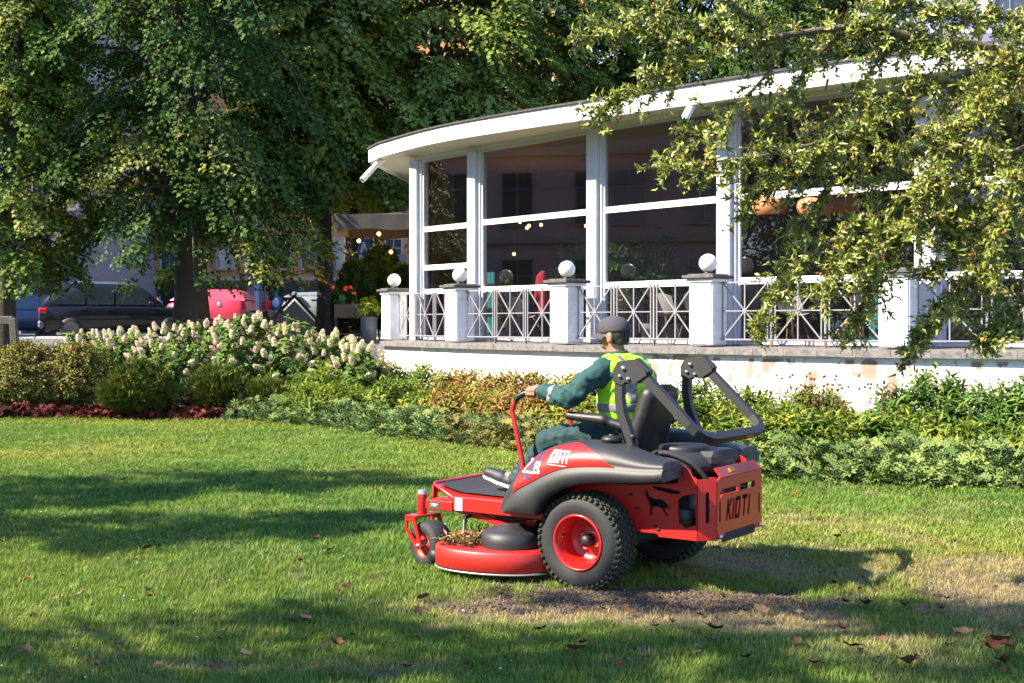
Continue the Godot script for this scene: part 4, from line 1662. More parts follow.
# ---------------------------------------------------------------- buildings across the street
func facade(root: Node3D, W: float, H: float, D: float, wall: Material, wins: Array, frame: Material, pane: Material, wall_name := "wall"):
	# box whose front lies at local z = 0 (x to the right, y up) and whose windows stand in raised surrounds
	part(wall_name, MB.new().box(Vector3(W / 2, H / 2 - .5, -D / 2), Vector3(W, H + 1.0, D)).done(), wall, root)
	for w in wins:
		var win := Node3D.new()
		win.name = "window"
		root.add_child(win, true)
		win.position = Vector3(w[0], w[1], 0)
		var fw: float = w[2]
		var fh: float = w[3]
		var mb := MB.new()
		var s := .10
		mb.box(Vector3(-fw / 2 - s / 2, 0, .04), Vector3(s, fh + s * 2, .12))
		mb.box(Vector3(fw / 2 + s / 2, 0, .04), Vector3(s, fh + s * 2, .12))
		mb.box(Vector3(0, fh / 2 + s / 2, .04), Vector3(fw, s, .12))
		mb.box(Vector3(0, -fh / 2 - s / 2, .07), Vector3(fw, s, .18))
		mb.box(Vector3(0, 0, .03), Vector3(.05, fh, .06))
		mb.box(Vector3(0, fh * .2, .028), Vector3(fw, .05, .05))
		part("frame", mb.done(), frame, win)
		part("pane", MB.new().box(Vector3(0, 0, .008), Vector3(fw, fh, .016)).done(), pane, win)

func far_buildings():
	rng.seed = 401
	var pane := mat(lin(.05, .06, .08), .08, 0, .7)
	var orange := rough_mat([[.50, .22, .085], [.62, .29, .11], [.56, .25, .10]], .9, .3, 51, 1.0)
	var beige := rough_mat([[.42, .34, .24], [.50, .42, .30]], .9, .4, 52, 1.0)
	var grey := rough_mat([[.16, .15, .16], [.22, .21, .22]], .85, .5, 53, 1.0)
	var mauve := rough_mat([[.20, .18, .195], [.27, .245, .26]], .85, .4, 54, 1.0)
	var dark := mat(lin(.015, .015, .018), .3)
	var gd := 66.0
	var x0 := -25.0
	var y0 := gy(-10, gd)
	var b := thing("apartment_building", "orange plastered apartment building with grey piers and dark shopfronts across the street", "building", P(x0, y0, gd))
	var wins := []
	for fl in 5:
		for k in 19: wins.append([1.0 + k * 1.48, 4.1 + fl * 3.1, .78, 1.5])
	facade(b, 29.0, 17.5, 12, orange, wins, beige, pane)
	part("cornice", MB.new().box(Vector3(14.5, 2.78, .15), Vector3(29.1, .18, .3)).done(), beige, b)
	for k in 8:
		part("pier", MB.new().box(Vector3(.4 + k * 3.72, 1.95, .12), Vector3(.78, 4.2, .23)).done(), grey, b)
		if k < 7:
			part("shop_window", MB.new().box(Vector3(2.26 + k * 3.72, 1.25, .03), Vector3(2.6, 2.6, .06)).done(), dark, b)
			part("shop_sill", MB.new().box(Vector3(2.26 + k * 3.72, .16, .08), Vector3(2.7, .32, .16)).done(), grey, b)
	var sg := spot(276, 287, 65.6)
	var sign := thing("shop_sign", "small square green shop sign under the orange building's cornice", "sign", sg)
	part("board", MB.new().bev(Vector3.ZERO, Vector3(.46, .44, .06), .01).done(), mat(lin(.01, .16, .06), .4), sign)
	part("mark", MB.new().box(Vector3(-.02, .03, .034), Vector3(.22, .03, .006)).box(Vector3(.02, -.04, .034), Vector3(.16, .025, .006)).done(), mat(lin(.5, .6, .5), .5), sign)
	part("bracket", MB.new().box(Vector3(0, .1, -.2), Vector3(.05, .05, .36)).done(), dark, sign)
	# grey stone building at the left
	var lb := thing("stone_building", "mauve grey stone building with canopy and dark openings at the far left", "building", P(-30.0, gy(-20, 54), 54.0))
	wins = []
	for fl in 4:
		for k in 6: wins.append([1.2 + k * 1.9, 6.4 + fl * 3.2, 1.05, 1.9])
	facade(lb, 11.2, 19, 14, mauve, wins, grey, pane)
	for k in 6: part("pier", MB.new().box(Vector3(.5 + k * 2.04, 1.9, .2), Vector3(.55, 3.9, .4)).done(), mauve, lb)
	for k in 5: part("opening", MB.new().box(Vector3(1.52 + k * 2.04, 1.55, .02), Vector3(1.3, 3.1, .04)).done(), dark if k % 2 else mat(lin(.02, .05, .055), .25), lb)
	part("canopy", MB.new().box(Vector3(5.6, 4.15, .75), Vector3(11.6, .9, 1.5)).done(), mat(lin(.10, .09, .10), .7), lb)
	var cream := mat(lin(.72, .62, .50), .5)
	var em := thing("canopy_sign", "cream looped emblem with small letters standing on the dark canopy", "sign", P(-30.0, gy(-20, 54), 54.0) + Vector3(9.35, 4.1, 1.52))
	var ring := []
	for k in 14: ring.append(Vector3(cos(TAU * k / 14) * .27, 1.35 + sin(TAU * k / 14) * .36, 0))
	part("loop", MB.new().tube(ring, .10, 6, false, true).done(), cream, em)
	for s in [-1, 1]: part("stroke", MB.new().tube([Vector3(s * .16, 1.0, 0), Vector3(s * .27, .45, 0), Vector3(s * .28, -.25, 0)], [.08, .14, .06], 7).done(), cream, em)
	for k in 9:
		var lx: float = -1.5 + k * .17 if k < 5 else .55 + (k - 5) * .2
		part("letter", MB.new().box(Vector3(lx, .12, .0), Vector3(.07, rnd(.2, .36), .05)).box(Vector3(lx + .05, .12 + rnd(-.1, .1), 0), Vector3(.07, .06, .045)).done(), cream, em)
	# pale block seen above the pavilion roof at the upper right
	var rb := thing("pale_block", "pale lavender building above the pavilion roof at the upper right", "building", P(17.0, 0, 62.0))
	var lav := rough_mat([[.46, .44, .54], [.54, .52, .62]], .9, .3, 55, 1.0)
	wins = []
	for fl in 6:
		for k in 6: wins.append([1.6 + k * 3.0, 2.4 + fl * 3.05, 1.5, 1.3])
	facade(rb, 19, 26, 10, lav, wins, grey, pane)
	for fl in 7: part("band", MB.new().box(Vector3(9.5, 3.5 + fl * 3.05, .05), Vector3(19.1, .75, .12)).done(), mat(lin(.30, .26, .36), .8), rb)
	# rose building on the side street at the left, seen only in the pavilion's panes
	var pk := thing("rose_building", "rose plastered building left of the picture, mirrored in the tall panes", "building", P(-33, 0, 13.0), PI / 2)
	var rose := rough_mat([[.60, .38, .31], [.68, .44, .37]], .9, .3, 56, 1.0)
	wins = []
	for fl in 4:
		for k in 9: wins.append([2.2 + k * 3.3, 3.4 + fl * 3.9, 1.35, 2.3])
	facade(pk, 31, 18, 10, rose, wins, beige, pane)
	for fl in 3: part("string_course", MB.new().box(Vector3(15.5, 5.45 + fl * 3.9, .1), Vector3(31.1, .3, .25)).done(), beige, pk)

# ---------------------------------------------------------------- cars, people and furniture by the street
func car(called, label, at: Vector3, turn: float, paint: Material, L: float, W: float, H: float, belt: float, green: Array, glass: Material, tail: bool):
	# x forward, y up, z to the right; green = [rear base, rear roof, front roof, front base] as x
	var c := thing(called, label, "car" if called != "parked_van" else "van", at, turn)
	var w := W / 2
	var mb := MB.new()
	var rows := []
	var yb := .22
	for q in [[0.0, .80, .78, .30], [.03, .90, .92, .26], [.22, .97, 1.0, .22], [L * .25, 1.0, 1.0, .22], [L * .5, 1.0, 1.0, .22], [L * .68, 1.0, .99, .22], [L * .84, .985, .93, .22], [L * .95, .93, .86, .24], [L * .99, .82, .74, .30], [L, .72, .60, .36]]:
		var x: float = q[0] - L / 2
		var hw: float = w * q[1]
		var bt: float = lerpf(yb, belt, q[2])
		var lo: float = q[3]
		var r := []
		for e in [[0, lo], [-.9, lo], [-.985, lo + .14], [-1.0, lerpf(lo, bt, .55)], [-.985, bt - .07], [-.90, bt], [0, bt + .03], [.90, bt], [.985, bt - .07], [1.0, lerpf(lo, bt, .55)], [.985, lo + .14], [.9, lo], [0, lo]]: r.append(Vector3(x, e[1], e[0] * hw))
		rows.append(r)
	mb.grid(rows)
	for r in [rows[0], rows[-1]]:
		for j in range(1, r.size() - 2):
			if r == rows[0]: mb.tri(r[0], r[j], r[j + 1])
			else: mb.tri(r[0], r[j + 1], r[j])
	part("body", mb.done(), paint, c)
	# roof and pillars
	mb = MB.new()
	var g := []
	for x in green: g.append(x - L / 2)
	var rw := w * .74
	var bw := w * .93
	var zz := [[g[0], belt - .03, bw * .96], [g[0] * .6 + g[1] * .4, lerpf(belt, H, .5), lerpf(bw, rw, .45)], [g[1], H - .06, rw * .96], [g[1] + .25, H - .005, rw], [(g[1] + g[2]) / 2, H, rw * 1.01], [g[2] - .2, H - .03, rw], [g[2], H - .09, rw * .97], [g[3], belt - .03, bw * .95]]
	rows = []
	for q in zz: rows.append([Vector3(q[0], belt - .05, -bw), Vector3(q[0], minf(q[1], H - .1), -lerpf(bw, rw, clampf((q[1] - belt) / (H - belt), 0, 1))), Vector3(q[0], q[1], -q[2] * .86), Vector3(q[0], q[1] + .02, 0), Vector3(q[0], q[1], q[2] * .86), Vector3(q[0], minf(q[1], H - .1), lerpf(bw, rw, clampf((q[1] - belt) / (H - belt), 0, 1))), Vector3(q[0], belt - .05, bw)])
	mb.grid(rows)
	part("roof", mb.done(), paint, c)
	if glass:
		for s in [-1.0, 1.0]:
			var side := func(x, v): return Vector3(x, lerpf(belt + .03, H - .14, v), s * (lerpf(bw, rw, clampf((lerpf(belt + .03, H - .14, v) - belt) / (H - belt), 0, 1)) + .012))
			var xs := [lerpf(g[0], g[1], .25) + .12, lerpf(g[1], g[2], .28), lerpf(g[1], g[2], .66), lerpf(g[2], g[3], .55)]
			for k in 3:
				var x0: float = xs[k] + .03
				var x1: float = xs[k + 1] - .03
				var xa := x0
				var xb := x1
				if k == 0: xa = maxf(x0, g[1] + .12)
				if k == 2: xb = minf(x1, g[2] - .02)
				mb = MB.new()
				var q := [side.call(x0, 0.0), side.call(x1, 0.0), side.call(xb, 1.0), side.call(xa, 1.0)]
				if s < 0: q.reverse()
				mb.quad(q[0], q[1], q[2], q[3])
				part("side_window", mb.done(), glass, c)
			var hnd := MB.new()
			for k in 2: hnd.bev(Vector3(xs[k + 1] - .15 if k else xs[1] - .1, belt - .13, s * w * 1.003), Vector3(.2, .035, .03), .01)
			part("door_handles", hnd.done(), paint, c)
			part("mirror", MB.new().bev(Vector3(g[3] - .45, belt + .06, s * (w + .10)), Vector3(.16, .16, .22), .05).done(), paint, c)
		mb = MB.new()
		var o := Vector3(-.012, .012, 0)
		mb.quad(Vector3(g[0] + .03, belt + .05, -bw * .82) + o, Vector3(g[0] + .03, belt + .05, bw * .82) + o, Vector3(lerpf(g[0], g[1], .9), H - .12, rw * .8) + o * 2, Vector3(lerpf(g[0], g[1], .9), H - .12, -rw * .8) + o * 2)
		part("rear_window", mb.done(), glass, c)
		mb = MB.new()
		o = Vector3(.02, .015, 0)
		mb.quad(Vector3(g[3] - .04, belt + .02, bw * .82) + o, Vector3(g[3] - .04, belt + .02, -bw * .82) + o, Vector3(g[2] + .04, H - .12, -rw * .8) + o, Vector3(g[2] + .04, H - .12, rw * .8) + o)
		part("windscreen", mb.done(), glass, c)
	for x in [L * .19, L * .80]:
		for s in [-1, 1]:
			var wh := Node3D.new()
			wh.name = "wheel"
			c.add_child(wh, true)
			wh.position = Vector3(x - L / 2, .34, s * (w - .10))
			wh.rotation.x = PI / 2 * s
			part("tyre", MB.new().lathe([Vector2(.22, -.11), Vector2(.33, -.10), Vector2(.345, -.06), Vector2(.345, .06), Vector2(.33, .10), Vector2(.22, .115)], Vector3.ZERO, Basis(), 22).done(), M.black, wh)
			part("rim", MB.new().lathe([Vector2(.225, .11), Vector2(.20, .085), Vector2(.06, .10), Vector2(0, .105)], Vector3.ZERO, Basis(), 10).done(), mat(lin(.10, .10, .11), .4, .5), wh)
	if tail:
		for s in [-1, 1]:
			part("tail_light", MB.new().bev(Vector3(-L / 2 + .12, belt - .16, s * w * .84), Vector3(.26, .17, .34), .04).done(), mat(lin(.5, .012, .015), .2), c)
		part("number_plate", MB.new().box(Vector3(-L / 2 + .005, belt - .22, 0), Vector3(.02, .12, .50)).done(), mat(lin(.7, .7, .7), .4), c)
		part("bumper", MB.new().bev(Vector3(-L / 2 + .10, .46, 0), Vector3(.26, .26, W * .93), .06).done(), mat(lin(.10, .10, .105), .4), c)
		for s in [-1, 1]: part("roof_rail", MB.new().tube([Vector3(g[1] + .2, H - .01, s * rw * .85), Vector3(g[1] + .3, H + .05, s * rw * .85), Vector3(g[2] - .3, H + .03, s * rw * .85), Vector3(g[2] - .2, H - .03, s * rw * .85)], .018, 6).done(), mat(lin(.4, .4, .4), .3, .8), c)
	return c

func far_person(label, at: Vector3, h: float, turn: float, top: Color, legs: Color, hair: Color, pack = null):
	var p := thing("person", label, "person", at, turn)
	var k := h / 1.75
	var V := func(x, y, z): return Vector3(x, y, z) * k
	var body := caps_chain([V.call(0, 1.02, .0), V.call(0, 1.2, 0), V.call(0, 1.40, 0)], [.13 * k, .13 * k, .12 * k])
	body += [{"c": V.call(0, 1.62, 0), "r": V.call(.078, .115, .095)}, {"a": V.call(0, 1.42, 0), "b": V.call(0, 1.56, .01), "ra": .055 * k, "rb": .05 * k}]
	var arms := []
	var legp := []
	for s in [-1, 1]:
		arms += caps_chain([V.call(s * .18, 1.41, 0), V.call(s * .235, 1.14, -.02), V.call(s * .22, .93, .08)], [.058 * k, .045 * k, .035 * k])
		body += caps_chain([V.call(s * .22, .93, .08), V.call(s * .215, .82, .11)], [.035 * k, .025 * k])
		legp += caps_chain([V.call(s * .09, .94, 0), V.call(s * .10, .50, .03 + .06 * s), V.call(s * .10, .09, -.02 + .1 * s)], [.095 * k, .065 * k, .045 * k])
	for s in [-1, 1]: body += caps_chain([V.call(s * .10, .09, -.02 + .1 * s), V.call(s * .11, .035, .12 + .1 * s)], [.04 * k, .035 * k])
	part("body", nets(body, .03, .03), mat(lin(.35, .2, .14), .7), p)
	part("jacket", nets(caps_chain([V.call(0, .95, 0), V.call(0, 1.2, 0), V.call(0, 1.40, 0)], [.155 * k, .155 * k, .14 * k]) + caps_chain([V.call(-.15, 1.40, 0), V.call(.15, 1.40, 0)], [.075 * k, .075 * k]) + arms, .03, .04), mat(top, .8), p)
	part("trousers", nets(legp, .03, .03), mat(legs, .85), p)
	part("hair", nets([{"c": V.call(0, 1.67, -.02), "r": V.call(.095, .10, .105)}], .02, .01), mat(hair, .9), p)
	if pack: part("backpack", nets([{"c": V.call(0, 1.25, -.20), "r": V.call(.16, .23, .11)}], .025, .02), mat(pack, .8), p)

func street_things():
	rng.seed = 501
	var cg := mat(lin(.02, .025, .03), .05, 0, .7)
	var blk := mat(lin(.006, .0065, .010), .3, 0, .3)
	blk.clearcoat_enabled = true
	blk.clearcoat = .3
	blk.clearcoat_roughness = .05
	var blue := mat(lin(.030, .040, .085), .28)
	blue.clearcoat_enabled = true
	blue.clearcoat = .7
	var p := at_px(121, 40.0)
	car("parked_car", "black estate SUV with lit red tail lamp parked behind the hydrangeas", p + Vector3.UP * .06, deg_to_rad(20), blk, 4.9, 1.95, 1.74, 1.05, [.05, .75, 3.0, 3.75], cg, true)
	p = at_px(40, 44.5)
	car("parked_car", "dark blue car behind the black SUV at the far left", p + Vector3.UP * .06, deg_to_rad(180 + 14), blue, 4.5, 1.85, 1.52, .95, [.25, 1.1, 2.7, 3.7], cg, false)
	p = at_px(211, 41.5)
	var rp := mat(lin(.50, .035, .07), .35)
	var van = car("parked_van", "rounded pinkish red van behind the large linden's trunk", p + Vector3.UP * .06, deg_to_rad(178), rp, 2.7, 1.6, 1.60, 1.28, [.04, .26, 2.1, 2.5], null, false)
	part("emblem", MB.new().lathe([Vector2(0, .01), Vector2(.07, .008), Vector2(.08, 0)], Vector3(-.5, 1.1, -.80), Basis(Vector3.RIGHT, -PI / 2), 10).done(), mat(lin(.6, .6, .6), .3, .9), van)
	part("side_moulding", MB.new().box(Vector3(-.05, .62, -.805), Vector3(2.1, .06, .02)).done(), M.black, van)
	p = at_px(322, 45.0)
	car("parked_van", "pale grey van parked behind the dark gable frame", p + Vector3.UP * .06, deg_to_rad(176), mat(lin(.13, .15, .145), .5), 2.6, 1.8, 1.60, 1.45, [.02, .12, 2.3, 2.5], cg, false)
	# pedestrians
	far_person("pedestrian in a red jacket under the green shop sign", at_px(266.5, 59.5) + Vector3.UP * .17, 1.62, PI, lin(.55, .02, .03), lin(.03, .03, .05), lin(.25, .16, .08))
	far_person("pedestrian in a blue jacket with a pale backpack beside the red one", at_px(276.5, 58.5) + Vector3.UP * .17, 1.78, PI, lin(.03, .09, .26), lin(.03, .03, .05), lin(.20, .14, .09), lin(.40, .46, .55))
	far_person("dark haired pedestrian beyond the black SUV's bonnet", at_px(158.5, 47.5), 1.64, 1.2, lin(.30, .24, .28), lin(.03, .03, .05), lin(.012, .010, .012))
	far_person("pedestrian in a pale shirt and cap beyond the black SUV", at_px(149.5, 48.5), 1.62, .6, lin(.50, .48, .56), lin(.03, .03, .05), lin(.55, .52, .58))
	# lamp post with a narrow notice board
	var lp := thing("lamp_post", "pale blue grey lamp post with a narrow board, right of the red van", "lamp post", at_px(256.5, 48))
	var steel := mat(lin(.22, .27, .33), .5)
	part("pole", MB.new().lathe([Vector2(.13, 0), Vector2(.12, .3), Vector2(.10, .35), Vector2(.08, 7.0), Vector2(0, 7.02)], Vector3.ZERO, Basis(), 10).done(), steel, lp)
	part("arm", MB.new().tube([Vector3(0, 6.9, 0), Vector3(.3, 7.2, 0), Vector3(1.0, 7.3, 0)], .04, 8).done(), steel, lp)
	part("lantern", MB.new().bev(Vector3(1.2, 7.28, 0), Vector3(.6, .12, .22), .03).done(), steel, lp)
	part("board", MB.new().bev(Vector3(.22, 2.65, .02), Vector3(.30, 1.7, .05), .01).done(), mat(lin(.30, .36, .44), .5), lp)
	part("sticker", MB.new().bev(Vector3(.0, 3.9, .1), Vector3(.16, .3, .03), .01).done(), mat(lin(.5, .16, .36), .5), lp)
	# patio beside the pavilion with its low painted wall
	var pa := thing("patio", "raised patio with a low blue grey wall beside the pavilion's left end", "patio", P(-3.5, 0, 28))
	part("patio_wall", MB.new().bev(Vector3(-.1, .55, -.1), Vector3(2.3, 1.3, .3), .01).done(), mat(lin(.15, .18, .23), .7), pa)
	part("patio_floor", MB.new().box(Vector3(-.4, .60, -3.3), Vector3(3.2, 1.24, 6.0)).done(), M.paving, pa)
	var py := 1.22
	# dark hedge plants in troughs
	for q in [[356, 30.6, .55, 1.0, "leftmost dark conifer on the patio beneath the parasol"], [381, 31.2, .62, 1.12, "middle dark conifer on the patio beneath the parasol"], [405, 30.8, .5, .98, "right dark conifer on the patio beside the corner column"]]:
		var w := at_px(q[0], q[1])
		bush("patio_conifer", q[4], Vector3(w.x, py, w.z), Vector3(q[2], q[3], .5), leaf_clumps.thuja, 1500, Vector3(.016, .042, .012), Vector3(.03, .065, .018), 1.9, M.leaf_soft, "dark conifers on the patio", "conifer", 1.1)
	# flower box on a stand
	var fb := thing("flower_box", "brown flower box on thin legs in front of the dark conifers", "planter", Vector3(at_px(349, 29.4).x, py, -29.4))
	part("box", MB.new().bev(Vector3(0, .76, 0), Vector3(.66, .34, .30), .015).done(), M.dark_wood, fb)
	for s in [[-1, -1], [1, -1], [1, 1], [-1, 1]]: part("leg", MB.new().box(Vector3(s[0] * .30, .30, s[1] * .12), Vector3(.035, .60, .035)).done(), M.black, fb)
	part("shelf", MB.new().box(Vector3(0, .22, 0), Vector3(.6, .03, .26)).done(), M.dark_wood, fb)
	var fl := bush("geranium", "leafy geranium with red flowers in the brown flower box", Vector3(at_px(344, 29.4).x, py + .88, -29.4), Vector3(.30, .20, .2), leaf_clumps.shrub, 40, Vector3(.03, .08, .02), Vector3(.06, .12, .03), .8, M.leaf_soft, "", "plant")
	for k in 5: part("flower", MB.new().lathe([Vector2(0, -.04), Vector2(.05, -.02), Vector2(.055, .01), Vector2(.03, .04), Vector2(0, .05)], Vector3(rnd(-.3, .3), rnd(.28, .45), .16), Basis(), 8).done(), mat(lin(.55, .03, .03), .6), fl)
	bush("lime_plant", "bright lime green plant spilling beside the brown flower box", Vector3(at_px(369, 28.9).x, py + .55, -28.9), Vector3(.27, .26, .2), leaf_clumps.shrub, 60, Vector3(.12, .20, .02), Vector3(.24, .30, .03), .75, M.leaf_soft, "", "plant")
	part("pot", MB.new().lathe([Vector2(0, 0), Vector2(.16, 0), Vector2(.2, .62), Vector2(0, .62)], Vector3.ZERO, Basis(), 12).done(), mat(lin(.05, .06, .08), .6), thing("plant_pot", "dark tall pot under the bright lime green plant", "pot", Vector3(at_px(369, 28.9).x, py, -28.9)))
	# gable frame board
	var af := thing("gable_board", "dark gable-topped frame with a grey panel between the red and grey vans", "board", at_px(294.5, 33))
	var apex := 1.42
	var wd := MB.new()
	for s in [-1, 1]: wd.bar(Vector3(0, apex, 0), Vector3(s * .66, apex - .70, 0), .10, .07)
	part("gable", wd.done(), M.dark_wood, af)
	part("panel", MB.new().prism([Vector2(-.56, 0), Vector2(.56, 0), Vector2(.56, .70), Vector2(0, 1.30), Vector2(-.56, .70)], Vector3(0, 0, -.02), Vector3.RIGHT, Vector3.UP, .03).done(), mat(lin(.20, .19, .19), .7), af)
	for s in [-1, 1]: part("leg", MB.new().bar(Vector3(s * .58, -.05, .01), Vector3(s * .58, .80, .01), .07, .07, Vector3.RIGHT).done(), M.dark_wood, af)
	var tr := thing("trough", "long black planter trough at the left foot of the gable frame", "planter", at_px(264, 34.5))
	part("trough_box", MB.new().bev(Vector3(0, .48, 0), Vector3(1.15, .96, .4), .02).done(), M.black, tr)
	# parasol
	var pr := thing("parasol", "large grey canopy parasol with hanging valance beside the pavilion", "parasol", P(-2.85, py, 29.6))
	var cloth := mat(lin(.032, .029, .029), .9)
	var top := Vector3(.75, 3.26, 0)
	var hw := 1.15
	var hd := 1.5
	var cs := [Vector3(-hw, 2.92, hd), Vector3(hw, 2.92, hd), Vector3(hw, 2.92, -hd), Vector3(-hw, 2.92, -hd)]
	var cm := MB.new()
	var vm := MB.new()
	for k in 4:
		var a: Vector3 = cs[k]
		var b: Vector3 = cs[(k + 1) % 4]
		var rows := []
		for i in 7:
			var r := []
			for j in 7:
				var e := a.lerp(b, j / 6.0)
				r.append(e.lerp(top, i / 6.0) + Vector3.DOWN * .10 * sin(PI * i / 6.0) * (1.0 - .5 * sin(PI * j / 6.0)))
			rows.append(r)
		cm.grid(rows)
		rows = [[], []]
		for j in 13:
			var e := a.lerp(b, j / 12.0)
			rows[1].append(e)
			rows[0].append(e + Vector3.DOWN * (.34 + .02 * sin(j * 1.1)) + (b - a).normalized().cross(Vector3.UP) * .02 * sin(j * 2.1))
		vm.grid(rows)
	part("canopy", cm.done(), cloth, pr)
	part("valance", vm.done(), cloth, pr)
	part("pole", MB.new().lathe([Vector2(.04, 0), Vector2(.035, 3.24)], Vector3(.75, 0, 0), Basis(), 10).done(), M.black, pr)
	for k in 4: part("rib", MB.new().bar(top + Vector3.DOWN * .14, cs[k] + Vector3.DOWN * .05, .025, .035).done(), M.black, pr)
	part("foot", MB.new().bev(Vector3(.6, .04, 0), Vector3(.7, .08, .7), .02).done(), M.dark_stone, pr)
	var glow := mat(lin(.9, .6, .3), .4)
	glow.emission_enabled = true
	glow.emission = Color(1, .68, .32)
	glow.emission_energy_multiplier = 5.0
	for q in [[379, 234, 28.3, "leftmost under the valance"], [359, 241, 30.2, "left of the blue sign"], [391, 252, 30.4, "lowest, beside the corner column"]]:
		var bp := spot(q[0], q[1], q[2])
		var bl := thing("parasol_bulb", "small warm bulb hanging under the grey parasol, " + q[3], "bulb", bp, 0, "bulbs under the parasol")
		var bs := SphereMesh.new()
		bs.radius = .045
		bs.height = .09
		bs.radial_segments = 10
		bs.rings = 6
		part("bulb", bs, glow, bl)
		part("cord", MB.new().tube([Vector3(0, .04, 0), Vector3(0, maxf(.2, py + 2.98 - bp.y), 0)], .006, 5).done(), M.black, bl)
		var ol := OmniLight3D.new()
		ol.name = "bulb_light"
		ol.light_color = Color(1, .7, .4)
		ol.light_energy = .12
		ol.light_size = .04
		ol.omni_range = 10
		ol.omni_attenuation = 2.0
		ol.shadow_enabled = true
		bl.add_child(ol)
	# blue crossing sign
	var bsn := thing("crossing_sign", "blue traffic sign with a white triangle, seen under the parasol", "sign", at_px(364, 36))
	var sy := spot(364, 247, 36).y - bsn.position.y
	part("post", MB.new().lathe([Vector2(.035, 0), Vector2(.035, sy + .3), Vector2(0, sy + .3)], Vector3(0, 0, -.05), Basis(), 8).done(), steel, bsn)
	part("plate", MB.new().bev(Vector3(0, sy, 0), Vector3(.34, .46, .02), .005).done(), mat(lin(.02, .10, .45), .4), bsn)
	part("symbol", MB.new().prism([Vector2(-.12, -.17), Vector2(-.05, -.17), Vector2(-.02, -.05), Vector2(.02, -.05), Vector2(.05, -.17), Vector2(.12, -.17), Vector2(.03, .14), Vector2(-.03, .14)], Vector3(0, sy, .0105), Vector3.RIGHT, Vector3.UP, .004).done(), mat(lin(.7, .7, .72), .4), bsn)
	# weathered barrier at the left edge
	var wb := thing("wooden_barrier", "weathered grey wooden barrier at the left edge before the parked cars", "barrier", at_px(14, 23.2))
	part("post", MB.new().bev(Vector3(.04, .83, 0), Vector3(.13, 1.75, .12), .015, Basis(Vector3.BACK, .06)).done(), M.grey_wood, wb)
	part("rail", MB.new().bev(Vector3(-1.2, 1.66, -.0), Vector3(2.4, .16, .10), .015).done(), M.grey_wood, wb)
	part("rail", MB.new().bev(Vector3(-1.2, .9, -.0), Vector3(2.36, .16, .10), .015).done(), M.grey_wood, wb)
	part("post", MB.new().bev(Vector3(-2.3, .83, 0), Vector3(.13, 1.75, .12), .015).done(), M.grey_wood, wb)
	# low white notice beside the SUV's wheel
	var nb := thing("low_notice", "low grey notice panel with a white edge standing among the hydrangeas", "sign", at_px(106, 26.8))
	part("panel", MB.new().bev(Vector3(.0, 1.05, 0), Vector3(.36, .22, .03), .005).done(), mat(lin(.22, .22, .21), .6), nb)
	part("post", MB.new().bev(Vector3(-.20, .6, .0), Vector3(.05, 1.2, .04), .005).done(), M.white_paint, nb)

# ---------------------------------------------------------------- riding mower
# local axes: x forward, y up, z to the mower's right; origin under the rear axle
const MOWER_AT := Vector3(.7682, 0, -8.22)
const FU := [[.625, .43], [.60, .54], [.541, .656], [.462, .745], [.361, .829], [.239, .885], [.097, .925], [-.086, .938], [-.229, .926], [-.438, .868], [-.595, .835]]
const FM := [[.54, .47], [.485, .545], [.43, .60], [.331, .65], [.235, .70], [.109, .75], [-.01, .772], [-.15, .784], [-.28, .788], [-.45, .786], [-.615, .795]]
const FL := [[.515, .445], [.40, .450], [.284, .452], [.239, .535], [.164, .597], [.06, .645], [-.06, .675], [-.20, .692], [-.32, .700], [-.46, .708], [-.615, .725]]

func fend(s: float, v: float) -> Vector3:
	# outer skin of the left fender: v 0 at the crease, 1 at the crown
	s = clampf(s, 0, 9.999)
	var i := int(s)
	var f := s - i
	var cr := func(A): return Vector2(A[i][0], A[i][1]).cubic_interpolate(Vector2(A[i + 1][0], A[i + 1][1]), Vector2(A[maxi(i - 1, 0)][0], A[maxi(i - 1, 0)][1]), Vector2(A[mini(i + 2, 10)][0], A[mini(i + 2, 10)][1]), f)
	var m: Vector2 = cr.call(FM)
	var u: Vector2 = cr.call(FU)
	var p := m.lerp(u, v)
	var b := 4 * v * (1 - v)
	return Vector3(p.x, p.y + .018 * b, lerpf(-.675, -.51, v * v) - .012 * b)

func fend_n(s: float, v: float) -> Vector3:
	var a := fend(s + .05, v) - fend(s - .05, v)
	var b := fend(s, v + .03) - fend(s, v - .03)
	var n := a.cross(b).normalized()
	return n if n.z < 0 else -n

func strokes(mb: MB, o: Vector3, u: Vector3, v: Vector3, segs: Array, w: float, th: float):
	# flat lettering made of straight strokes in the (u, v) plane
	var n := u.cross(v).normalized()
	var k := 0
	for s in segs:
		var a := Vector2(s[0], s[1])
		var b := Vector2(s[2], s[3])
		var ww: float = s[4] if s.size() > 4 else w
		var A := o + u * a.x + v * a.y
		var B := o + u * b.x + v * b.y
		var d := (B - A).normalized()
		var side := n.cross(d) * ww * .5
		var t := n * (th + k * .0002)
		k += 1
		mb.quad(A - side + t, B - side + t, B + side + t, A + side + t)
		mb.quad(A - side, B - side, B - side + t, A - side + t)
		mb.quad(B + side, A + side, A + side + t, B + side + t)
		mb.quad(B - side, B + side, B + side + t, B - side + t)
		mb.quad(A + side, A - side, A - side + t, A + side + t)

